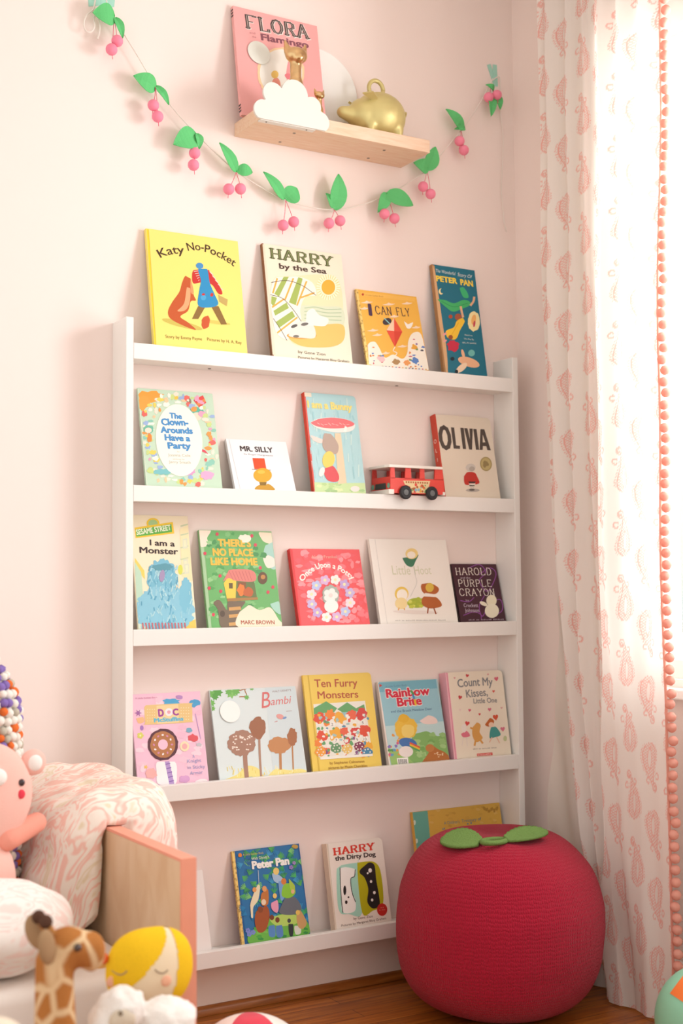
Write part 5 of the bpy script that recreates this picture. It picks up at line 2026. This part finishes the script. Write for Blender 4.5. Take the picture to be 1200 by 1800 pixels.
M_CRO = mat('#739352', .95, .05, name='green_crochet_yarn', bump=1.0, scale=260, mottle=.22)


def dome_z(x, y):
    r_ = math.hypot(x, y)
    for (a, b), (c_, d) in zip(prof[30:-1], prof[31:]):
        if c_ <= r_ <= a:
            t = (a - r_) / max(1e-6, a - c_)
            return b + (d - b) * t
    return PH


def cro_leaf(bx_, by_, ang, Ln, W_, curl):
    bm = bmesh.new()
    nu, nv = 22, 13
    for side in (0, .006):
        G = []
        for i in range(nu + 1):
            s = i / nu
            row = []
            hw = W_ * math.sin(PI * min(1, s * .9 + .08)) ** .7
            for j in range(nv):
                v = (j / (nv - 1)) * 2 - 1
                lx = s * Ln
                ly = v * hw * (1 + .03 * math.sin(i * 2.6))
                x = bx_ + lx * math.cos(ang) - ly * math.sin(ang)
                y = by_ + lx * math.sin(ang) + ly * math.cos(ang)
                z = dome_z(x, y) + .006 + side + .010 * v * v * math.sin(PI * s) + curl * s * s + .001 * math.sin(i * 2.6)
                row.append(bm.verts.new((x, y, z)))
            G.append(row)
        for i in range(nu):
            for j in range(nv - 1):
                bm.faces.new((G[i][j], G[i][j + 1], G[i + 1][j + 1], G[i + 1][j]))
        if side == 0:
            G0_ = G
    for i in range(nu):
        for j in (0, nv - 1):
            bm.faces.new((G0_[i][j], G0_[i + 1][j], G[i + 1][j], G[i][j]))
    for i in (0, nu):
        for j in range(nv - 1):
            bm.faces.new((G0_[i][j], G0_[i][j + 1], G[i][j + 1], G[i][j]))
    build('leaf', bm, M_CRO, pf, True)


q_ = at(868, 1478, z=.428)
LX, LY = q_.x - PX, q_.y - PY

cro_leaf(LX - .026, LY + .018, PI - 1.0, .100, .034, .010)
cro_leaf(LX + .028, LY - .008, -.22, .108, .032, .014)
bm = bmesh.new()
tube(bm, [(LX + .032 * math.cos(a), LY + .020 * math.sin(a), dome_z(LX, LY) + .008) for a in [2 * PI * i / 24 for i in range(25)]], .0062, 8)
build('stem_ring', bm, M_CRO, pf, True)

# ------------------------------------------------------------------ toddler bed with bedding
bed = thing('bed', 'low toddler bed with coral edged plywood end at lower left', 'bed', (-.2, -.45, 0))


def bl(a):
    return (a[0] + .2, a[1] + .45, a[2])


P0, P1 = -.212, -.186
bo = boxobj('end_panel', bl((P0, -.892, .02)), bl((P1, -.10, .560)), M_PLY, bed, .002)
bo['label'] = 'bare plywood end panel'
bm = bmesh.new()
box(bm, bl((P0 - .0004, -.898, .02)), bl((P1 + .0008, -.892, .5655)))
box(bm, bl((P0 - .0004, -.892, .560)), bl((P1 + .0008, -.10, .5655)))
box(bm, bl((P1 + .0001, -.892, .02)), bl((P1 + .0030, -.10, .560)))
build('edge_band', bm, M_CORAL, bed)['label'] = 'coral painted edge'
boxobj('head_panel', bl((-1.48, -.898, .02)), bl((-1.455, -.10, .56)), M_CORAL, bed, .002)
boxobj('bed_base', bl((-1.455, -.84, .10)), bl((P0 - .001, -.12, .19)), M_PLY, bed, .003)
for x in (-1.44, -.26):
    for y in (-.82, -.16):
        boxobj('leg', bl((x - .015, y - .02, 0)), bl((x + .025, y + .02, .0995)), M_PLY, bed)


def sheet_mat():
    m = bpy.data.materials.new('white_sheet_gold_dots')
    m.use_nodes = True
    N, L = nodes(m)
    b = N['Principled BSDF']
    b.inputs['Roughness'].default_value = .85
    tc = N.new('ShaderNodeTexCoord')
    v = N.new('ShaderNodeTexVoronoi')
    v.inputs['Scale'].default_value = 9.0
    v.inputs['Randomness'].default_value = .55
    lt = N.new('ShaderNodeMath')
    lt.operation = 'LESS_THAN'
    lt.inputs[1].default_value = .17
    mx = N.new('ShaderNodeMix')
    mx.data_type = 'RGBA'
    mx.inputs[6].default_value = rgb('#EFE6DF')
    mx.inputs[7].default_value = rgb('#D9A050')
    L.new(tc.outputs['Object'], v.inputs['Vector'])
    L.new(v.outputs[0], lt.inputs[0])
    L.new(lt.outputs[0], mx.inputs[0])
    L.new(mx.outputs[2], b.inputs['Base Color'])
    return m


bm = bmesh.new()
box(bm, (-1.45, -.80, .191), (P0 - .002, -.125, .362))
bmesh.ops.recalc_face_normals(bm, faces=bm.faces)
bevel(bm, .022, 4)
mt = build('mattress', bm, sheet_mat(), None, True)
tag(mt, 'mattress in a white sheet with gold dots on the toddler bed', 'mattress')


def bedding_mat(name, cream, pink, beige, scale, amt=1.0):
    m = bpy.data.materials.new(name)
    m.use_nodes = True
    N, L = nodes(m)
    b = N['Principled BSDF']
    b.inputs['Roughness'].default_value = .9
    b.inputs['Specular IOR Level'].default_value = .1
    tc = N.new('ShaderNodeTexCoord')
    mp = N.new('ShaderNodeMapping')
    mp.inputs['Rotation'].default_value = (.3, .7, .5)
    mp.inputs['Scale'].default_value = (1, 2.6, .8)
    w = N.new('ShaderNodeTexNoise')
    w.inputs['Scale'].default_value = scale
    w.inputs['Detail'].default_value = 2.0
    w.inputs['Distortion'].default_value = 2.2
    cr = N.new('ShaderNodeValToRGB')
    e = cr.color_ramp.elements
    e[0].position, e[0].color = .0, rgb(pink)
    e[1].position, e[1].color = 1.0, rgb(cream)
    for p, c_ in ((.40, pink), (.44, cream), (.49, cream), (.52, pink), (.545, pink), (.57, cream), (.62, cream), (.66, beige), (.72, cream)):
        q_ = e.new(p)
        q_.color = rgb(c_)
    L.new(tc.outputs['Object'], mp.inputs[0])
    L.new(mp.outputs[0], w.inputs['Vector'])
    L.new(w.outputs[0], cr.inputs[0])
    L.new(cr.outputs[0], b.inputs['Base Color'])
    return m


M_DUV = bedding_mat('pink_cream_leaf_print', '#F4EADF', '#F2C6B9', '#E6D6B8', 9)
M_PIL = bedding_mat('faint_pink_leaf_print', '#F6F1EC', '#F5DFD9', '#F3E8E0', 10)


def drape(name, path, y0, y1, thick, m, label, cat, wr=.008, seed=0, flush=None):
    """thick draped cloth: mid line (x,z,half thickness) swept along y, closed and wrinkled"""
    P = spline([(x, z, h) for x, z, h in path], 7)
    n = len(P)
    bm = bmesh.new()
    ny = 30
    loops = []
    for j in range(ny + 1):
        v = j / ny * 2 - 1
        k = max(.02, (1 - abs(v) ** 5)) ** .5
        y = (y0 + y1) / 2 + v * (y1 - y0) / 2
        up, dn = [], []
        for i in range(n):
            t = (P[min(i + 1, n - 1)] - P[max(i - 1, 0)]).xy.normalized()
            nr = Vector((-t.y, t.x))
            e = max(.06, min(1, i / 2.5, (n - 1 - i) / 2.5)) ** .5
            h = P[i].z * k * e
            c_ = Vector((P[i].x, P[i].y))
            q = Vector((c_.x * 9 + seed, y * 9, c_.y * 9))
            wv = wr * (mnoise.noise(q) + .6 * mnoise.noise(q * 2.3) - .5 * abs(mnoise.noise(q * 1.4 + Vector((5, 2, 1)))))
            a, b_ = c_ + nr * (P[i].z * e * (2 * k - 1) + wv * k), c_ - nr * P[i].z * e
            if flush and c_.x > flush[0]:          # lies flat against the panel it hangs over
                b_ = Vector((flush[1], min(c_.y, flush[2])))
            up.append((a.x, y, a.y))
            dn.append((b_.x, y, b_.y))
        loops.append([bm.verts.new(q) for q in up + dn[::-1]])
    K = len(loops[0])
    for a, b_ in zip(loops[:-1], loops[1:]):
        for i in range(K):
            bm.faces.new((a[i], a[(i + 1) % K], b_[(i + 1) % K], b_[i]))
    bm.faces.new(loops[0])
    bm.faces.new(loops[-1][::-1])
    o = build(name, bm, m, None, True)
    return tag(o, label, cat)


drape('duvet', [(-.286, .375, .052), (-.286, .44, .060), (-.282, .505, .060), (-.268, .560, .052), (-.228, .598, .034), (-.185, .601, .0335), (-.140, .602, .037), (-.112, .581, .062),
                (-.102, .530, .079), (-.102, .480, .073), (-.104, .440, .050)], -.545, -.11, .05, M_DUV,
      'puffy pink and cream printed duvet bunched over the bed end', 'duvet', .020, flush=(-.165, P1 + .0038, .5660))
bm = bmesh.new()
ball(bm, (0, 0, 0), (.150, .100, .080), 48, 32)
for v in bm.verts:
    q = v.co
    v.co = Vector((q.x * (1 + .12 * (abs(q.y) / .105) ** 2), q.y * (1 + .10 * (abs(q.x) / .155) ** 2), q.z)) + v.normal * (.010 * mnoise.noise(q * 14) if v.normal.length else 0)
o = build('pillow', bm, M_PIL, None, True)
o.location = (-.482, -.700, .449)
o.rotation_euler = (.06, .05, .1)
tag(o, 'white pillow with faint pink print lying at the left edge of the bed', 'pillow')

# pom-pom covered cushion standing behind the bear
PC = Vector((at(45, 1300, y=-.385).x - .104, -.385, .366))
pc = thing('pompom_cushion', 'tall cushion covered in orange, purple, white and grey felt balls', 'cushion', PC)


def pc_r(z):
    return .086 * min(1, ((.545 - z) / .12) ** .5 if z > .425 else 1)


bm = bmesh.new()
lathe(bm, [(0, 0), (.076, 0), (.083, .02)] + [(pc_r(z) - .003, z) for z in np.linspace(.04, .54, 24)] + [(0, .543)], 32)
build('core', bm, mat('#D9D2C8', .9, .05, name='grey_felt', bump=.4, scale=300), pc, True)
POMC = [mat(c, .95, .05, name=nm, bump=.4, scale=900) for c, nm in (('#E8763C', 'orange_felt'), ('#8A74B8', 'purple_felt'), ('#F3EFE6', 'white_felt'), ('#C4BDAC', 'grey_beige_felt'), ('#F1ECE2', 'ivory_felt'))]
pm = []
for m in POMC:
    me = bpy.data.meshes.new('felt_ball')
    b_ = bmesh.new()
    bmesh.ops.create_icosphere(b_, subdivisions=2, radius=.0098)
    b_.to_mesh(me)
    b_.free()
    me.materials.append(m)
    for p in me.polygons:
        p.use_smooth = True
    pm.append(me)
spots = []
r = random.Random(12)
for k, z in enumerate(np.arange(.014, .538, .0162)):
    rad = pc_r(z)
    n = max(3, int(2 * PI * rad / .0176))
    for j in range(n):
        a = 2 * PI * (j + .5 * (k % 2)) / n + r.uniform(-.05, .05)
        spots.append((rad * math.cos(a), rad * math.sin(a), float(z) + r.uniform(-.003, .003)))
vis = []
for q in spots:
    p = PC + Vector(q)
    d = p - CAM
    sx = 600 + FPX * d.dot(CR) / d.dot(CF)
    sy = 900 - FPX * d.dot(CU) / d.dot(CF)
    facing = Vector((q[0], q[1], 0)).normalized().dot(Vector((d.x, d.y, 0)).normalized())
    vis.append((sx > -6 and facing < .35 and (sy < 1330 or 1385 < sy < 1510 and sx > 8), q))
single = [q for v, q in vis if v][:100]
rest = [q for v, q in vis if not v] + [q for v, q in vis if v][100:]
for q in single:
    o = bpy.data.objects.new('felt_ball', r.choice([pm[0], pm[0], pm[1], pm[1], pm[2], pm[2], pm[3], pm[4]]))
    COL.objects.link(o)
    o.parent = pc
    o.location = q
    s = r.uniform(.85, 1.12)
    o.scale = (s, s, s)
bm = bmesh.new()
for q in rest:
    f0 = len(bm.faces)
    bmesh.ops.create_icosphere(bm, subdivisions=1, radius=.0098, matrix=Matrix.Translation(q))
    bm.faces.ensure_lookup_table()
    mi_ = r.randrange(5)
    for f in bm.faces[f0:]:
        f.material_index = mi_
o = build('felt_balls', bm, POMC, pc, True)
o['kind'] = 'stuff'

# pink bear cushion
BY = -.548
bc_ = at(-26, 1398, y=BY)
br = thing('bear_cushion', 'pink bear cushion with red cheek at the left edge', 'plush toy', (bc_.x, BY, .366))
hz = bc_.z - .366
M_BEAR = mat('#F6C2B6', .9, .1, name='pink_plush', bump=.3, scale=500)
blob('body', [((0, 0, hz), (.088, .044, .098)), ((-.004, 0, hz * .45), (.062, .042, .085)), ((-.004, 0, .045), (.072, .043, .045))], M_BEAR, br, .006, 10)
er = at(58, 1340, y=BY) - Vector((bc_.x, BY, .366))
for s in (1, -1):
    ex = er.x if s > 0 else -er.x
    bm = bmesh.new()
    ball(bm, (ex, 0, er.z), (.024, .013, .024), 24, 16)
    eo = build('ear', bm, M_BEAR, br, True)
    bm = bmesh.new()
    ball(bm, (ex + .001 * s, -.009, er.z), (.014, .007, .015), 20, 12)
    build('inner_ear', bm, mat('#F6EFEA', .9, .1, name='white_plush'), eo, True)
ar0, ar1 = at(12, 1472, y=BY - .01), at(64, 1446, y=BY + .035)
for s in (1, -1):
    a0, a1 = ar0 - Vector((bc_.x, BY, .366)), ar1 - Vector((bc_.x, BY, .366))
    a0.x, a1.x = a0.x * s, a1.x * s
    blob('arm', [], mat('#EFA08E', .9, .1, name='coral_plush', bump=.3, scale=500), br, .005, 6, [(a0, a1, .026, .020)])


def on_ell(px, py, dx=0):
    p = at(px, py, y=BY) - Vector((bc_.x, BY, .366))
    k = max(0, 1 - (p.x / .088) ** 2 - ((p.z - hz) / .098) ** 2)
    return Vector((p.x, -.044 * math.sqrt(k), p.z))


e = on_ell(29, 1372)
cking = on_ell(28, 1392)
mz = on_ell(-16, 1362)
bm = bmesh.new()
ball(bm, e, (.0062, .004, .0066), 16, 10)
build('eye', bm, mat('#3A2A2E', .15, .6, name='dark_button'), br, True)
bm = bmesh.new()
ball(bm, cking, (.0072, .003, .0085), 16, 10)
build('cheek', bm, mat('#E8485A', .8, .1, name='red_felt_patch'), br, True)
bm = bmesh.new()
ball(bm, mz, (.018, .012, .016), 20, 12)
build('muzzle', bm, mat('#F6EFEA', .9, .1, name='white_plush'), br, True)

# giraffe plush standing in front of the bed
GYY = -1.13
g = lambda px, py, dy=0: at(px, py, y=GYY + dy)


def giraffe_mat():
    m = bpy.data.materials.new('giraffe_patch_plush')
    m.use_nodes = True
    N, L = nodes(m)
    b = N['Principled BSDF']
    b.inputs['Roughness'].default_value = .95
    b.inputs['Specular IOR Level'].default_value = .05
    tc = N.new('ShaderNodeTexCoord')
    v = N.new('ShaderNodeTexVoronoi')
    v.feature = 'DISTANCE_TO_EDGE'
    v.inputs['Scale'].default_value = 24
    cr = N.new('ShaderNodeValToRGB')
    cr.color_ramp.elements[0].position, cr.color_ramp.elements[0].color = .045, rgb('#E6C79C')
    cr.color_ramp.elements[1].position, cr.color_ramp.elements[1].color = .14, rgb('#B97A42')
    nz = N.new('ShaderNodeTexNoise')
    nz.inputs['Scale'].default_value = 500
    bp = N.new('ShaderNodeBump')
    bp.inputs['Strength'].default_value = .6
    bp.inputs['Distance'].default_value = .003
    L.new(tc.outputs['Object'], v.inputs['Vector'])
    L.new(tc.outputs['Object'], nz.inputs['Vector'])
    L.new(v.outputs[0], cr.inputs[0])
    L.new(cr.outputs[0], b.inputs['Base Color'])
    L.new(nz.outputs[0], bp.inputs['Height'])
    L.new(bp.outputs[0], b.inputs['Normal'])
    return m


gb = g(95, 1790)
gr = thing('giraffe_plush', 'brown patched plush giraffe facing right at the lower left', 'plush toy', (gb.x, GYY, 0))
lo = lambda p: Vector(p) - Vector((gb.x, GYY, 0))
nk0, nk1 = lo(g(97, 1800)), lo(g(95, 1690))
hd, mu = lo(g(118, 1663)), lo(g(160, 1672))
ex_ = -.10
blob('body', [((ex_ * .6, 0, .235), (.105, .055, .058)), (hd, (.036, .030, .027)), (mu, (.021, .024, .029))], giraffe_mat(), gr, .005, 8,
     [((.0, 0, .25), nk0, .045, .030), (nk0, nk1, .030, .027), (nk1, hd, .027, .027), (hd, mu, .028, .022)] +
     [((x, y, .22), (x * 1.05, y * 1.1, .018), .024, .017) for x in (.0, ex_ * 1.25) for y in (-.030, .030)])
for s in (-1, 1):
    bm = bmesh.new()
    p0 = lo(g(78, 1650)) if s < 0 else lo(g(84, 1640))
    ball(bm, p0 + Vector((-.006, s * .030, -.004)), (.017, .006, .026), 20, 12, (0, -.35, s * -.6))
    build('ear', bm, mat('#A98A68', .95, .05, name='taupe_plush', bump=.4, scale=500), gr, True)
    h0 = lo(g(82, 1640)) + Vector((.004, s * .012, 0))
    h1 = lo(g(74, 1616)) + Vector((0, s * .016, 0))
    bm = bmesh.new()
    tube(bm, [h0, h1], .0058, 10)
    ho = build('horn', bm, mat('#C08A52', .95, .05, name='tan_plush'), gr, True)
    bm = bmesh.new()
    ball(bm, h1, .0098, 16, 10)
    build('horn_tip', bm, mat('#5A4034', .95, .05, name='dark_brown_plush'), ho, True)
ep_ = lo(g(124, 1657))
bm = bmesh.new()
ball(bm, (ep_.x, -.0305, ep_.z), .0056, 16, 10)
build('eye', bm, mat('#4A3A34', .1, .7, name='glossy_eye'), gr, True)
bm = bmesh.new()
tube(bm, [(ex_ * 1.6, 0, .25), (ex_ * 1.85, 0, .19), (ex_ * 1.85, 0, .12)], [.006, .005, .009], 8)
build('tail', bm, mat('#C08A52', .95, .05, name='tan_plush'), gr, True)

# blonde rag doll standing against the bed end
DY = -.985
dc = at(263, 1706, y=DY)
dl = thing('rag_doll', 'blonde rag doll with closed eyes leaning against the bed end', 'doll', (dc.x, DY, 0))
RX, RYY, RZZ = .0715, .040, .0665
M_SKIN = mat('#EFDCBC', .9, .05, name='cream_cotton_face', bump=.15, scale=500)
M_HAIR = mat('#F2C52A', .9, .05, name='yellow_cotton_hair', bump=.2, scale=400, mottle=.15)


def doll_shape(v):
    x, y, z = v
    k = (abs(x) ** 2.5 + abs(z) ** 2.5) ** (1 / 2.5)
    l = math.hypot(x, z)
    s = l / k if k > 1e-6 else 1
    x, z = x * s, z * s
    x *= 1 - .20 * max(0, -z) ** 1.5
    return x, y, z


def hairy(x, y, z):
    if y > .15:
        return True
    # parting right of centre: hair sweeps down to the left, and a strip falls on the right
    ctr = .30
    if x < ctr and z > .95 - 1.02 * (ctr - x) ** .62 - .18 * (ctr - x):
        return True
    if x > .46 + .10 * (z - .2) - .30 * max(0, -z - .2) - .16 * max(0, z - .2):
        return True
    return x < -.93


bmh, bmf = bmesh.new(), bmesh.new()
src = bmesh.new()
bmesh.ops.create_uvsphere(src, u_segments=128, v_segments=88, radius=1)
for f in src.faces:
    c_ = f.calc_center_median()
    h = hairy(c_.x, c_.y, c_.z)
    for tgt, k, ok in ((bmh, 1.0, h), (bmf, .985, True)):
        if ok:
            vs = []
            for v in f.verts:
                x, y, z = doll_shape(v.co)
                vs.append(tgt.verts.new((x * RX * k, y * RYY * k, z * RZZ * k)))
            tgt.faces.new(vs)
src.free()
for b_ in (bmh, bmf):
    bmesh.ops.remove_doubles(b_, verts=b_.verts, dist=1e-5)
ho = build('head', bmf, M_SKIN, dl, True)
ho.location = (0, 0, dc.z)
h2 = build('hair', bmh, M_HAIR, ho, True)


def dsurf(px, py):
    p = at(px, py, y=DY - .035)
    x, z = p.x - dc.x, p.z - dc.z
    k = max(0, 1 - (x / RX) ** 2 - (z / RZZ) ** 2)
    return Vector((x, -RYY * math.sqrt(k) * 1.0 - .0006, z))


for q in (((206, 1712), (214, 1717), (221, 1714), (226, 1708)), ((270, 1703), (277, 1708), (285, 1709), (293, 1704))):
    bm = bmesh.new()
    tube(bm, spline([dsurf(*p) for p in q], 5), .0011, 6)
    build('closed_eye', bm, mat('#A08A74', .9, .05, name='taupe_stitch'), ho)
for q in ((205, 1732), (290, 1723)):
    bm = bmesh.new()
    ball(bm, dsurf(*q), (.0085, .0022, .0085), 16, 8)
    build('cheek', bm, mat('#F2B99A', .9, .05, name='peach_patch'), ho, True)
bm = bmesh.new()
ball(bm, dsurf(200, 1694) + Vector((-.002, 0, 0)), (.0062, .004, .0085), 16, 8)
build('hair_flower', bm, mat('#E0622E', .9, .05, name='orange_felt_flower'), ho, True)
zb_ = dc.z - RZZ
blob('body', [((.012, .004, zb_ * .72), (.048, .030, zb_ * .30))], mat('#2F86A8', .9, .05, name='blue_cotton_dress'), dl, .005, 6,
     [((.012, 0, zb_ * .9), (.016, 0, zb_ + .012), .020, .016)])
for s in (-1, 1):
    blob('leg', [], M_SKIN, dl, .004, 4, [((.012 + s * .02, .004, zb_ * .5), (.012 + s * .025, .0, .016), .016, .013)])
    blob('arm', [], M_SKIN, dl, .004, 4, [((.012 + s * .042, .002, zb_ * .86), (.012 + s * .062, -.008, zb_ * .55), .013, .010)])

# white fluffy plush in front of the doll
LYY = -1.13
lc = at(246, 1800, y=LYY)
lm = thing('fluffy_plush', 'white fluffy plush animal at the bottom edge before the doll', 'plush toy', (lc.x, LYY, 0))
lq = lambda px, py, dy=0: at(px, py, y=LYY + dy) - Vector((lc.x, LYY, 0))
M_FLUF = mat('#F4F0EA', .95, .05, name='white_shaggy_plush', bump=1.0, scale=130)
h1, h2_ = lq(212, 1772), lq(290, 1794, .02)
fb_ = blob('body', [((0, 0, .10), (.095, .075, .10)), ((0, 0, .22), (.080, .065, .12)), (h1, (.036, .034, .030)), (h2_, (.050, .045, .034)), (lq(180, 1806), (.022, .03, .03))], M_FLUF, lm, .006, 6)
for v in fb_.data.vertices:
    v.co += v.normal * (.005 * mnoise.noise(v.co * 60) + .003 * mnoise.noise(v.co * 130))
bm = bmesh.new()
ball(bm, h1 + Vector((-.008, -.028, -.008)), (.020, .010, .016), 20, 12)
build('muzzle', bm, mat('#D9CDB8', .95, .05, name='beige_plush', bump=.6, scale=300), lm, True)
bm = bmesh.new()
ball(bm, lq(196, 1769) + Vector((0, -.036, 0)), .0034, 12, 8)
build('eye', bm, mat('#7A6A54', .2, .6, name='brown_bead'), lm, True)
# cream plush at the very corner
cp = at(-6, 1806, y=-1.36)
o = blob('cream_plush', [((0, 0, .10), (.07, .06, .10)), ((0, 0, .25), (.055, .05, .12)), ((0, -.005, cp.z - .028), (.046, .042, .042))], mat('#EFE3CE', .95, .05, name='cream_plush_fabric', bump=.8, scale=160), None, .006, 6)
o.location = (cp.x - .006, -1.36, 0)
tag(o, 'cream plush toy just showing in the bottom left corner', 'plush toy')

# balls on the floor
bp_ = Vector((-.020, -.765, .121))
bm = bmesh.new()
bmesh.ops.create_uvsphere(bm, u_segments=48, v_segments=28, radius=.121)
for f in bm.faces:
    c_ = f.calc_center_median()
    a = math.degrees(math.atan2(c_.y, c_.x)) % 360
    f.material_index = int((a + 84) // 60) % 2
o = build('striped_ball', bm, [mat('#F7F1EA', .3, .5, name='white_vinyl'), mat('#E0405A', .3, .5, name='red_vinyl')], None, True)
o.location = bp_
o.rotation_euler = (-.35, .15, 0)
tag(o, 'red and white striped ball on the floor by the bed end', 'ball')
mp_ = at(1250, 1796, z=.115)
bm = bmesh.new()
bmesh.ops.create_uvsphere(bm, u_segments=64, v_segments=40, radius=.115)
for f in bm.faces:
    f.smooth = True
o = build('mint_ball', bm, mat('#8FD0B0', .4, .4, name='mint_vinyl'), None, True)
o.location = mp_
tag(o, 'mint green ball with orange patch on the floor by the curtain', 'ball')
bm = bmesh.new()
dd = (CAM - mp_).normalized()
sx_ = dd.cross(Vector((0, 0, 1))).normalized() * -1
sz_ = dd.cross(sx_)
if sz_.z < 0:
    sz_ = -sz_
if sx_.dot(CR) < 0:
    sx_ = -sx_
n = 8
G = []
for i in range(n + 1):
    row = []
    for j in range(n + 1):
        s, t = i / n, j / n
        a = (1 - s) * (-.70 * (1 - t) - .42 * t) + s * (-.36 * (1 - t) - .05 * t)
        b_ = (1 - s) * (.42 * (1 - t) + .80 * t) + s * (.22 * (1 - t) + .58 * t)
        p = (dd * math.sqrt(max(.02, 1 - a * a - b_ * b_)) + sx_ * a + sz_ * b_).normalized() * .1158
        row.append(bm.verts.new(p))
    G.append(row)
for i in range(n):
    for j in range(n):
        bm.faces.new((G[i][j], G[i + 1][j], G[i + 1][j + 1], G[i][j + 1]))
build('patch', bm, mat('#EF7A34', .4, .4, name='orange_vinyl'), o, True)
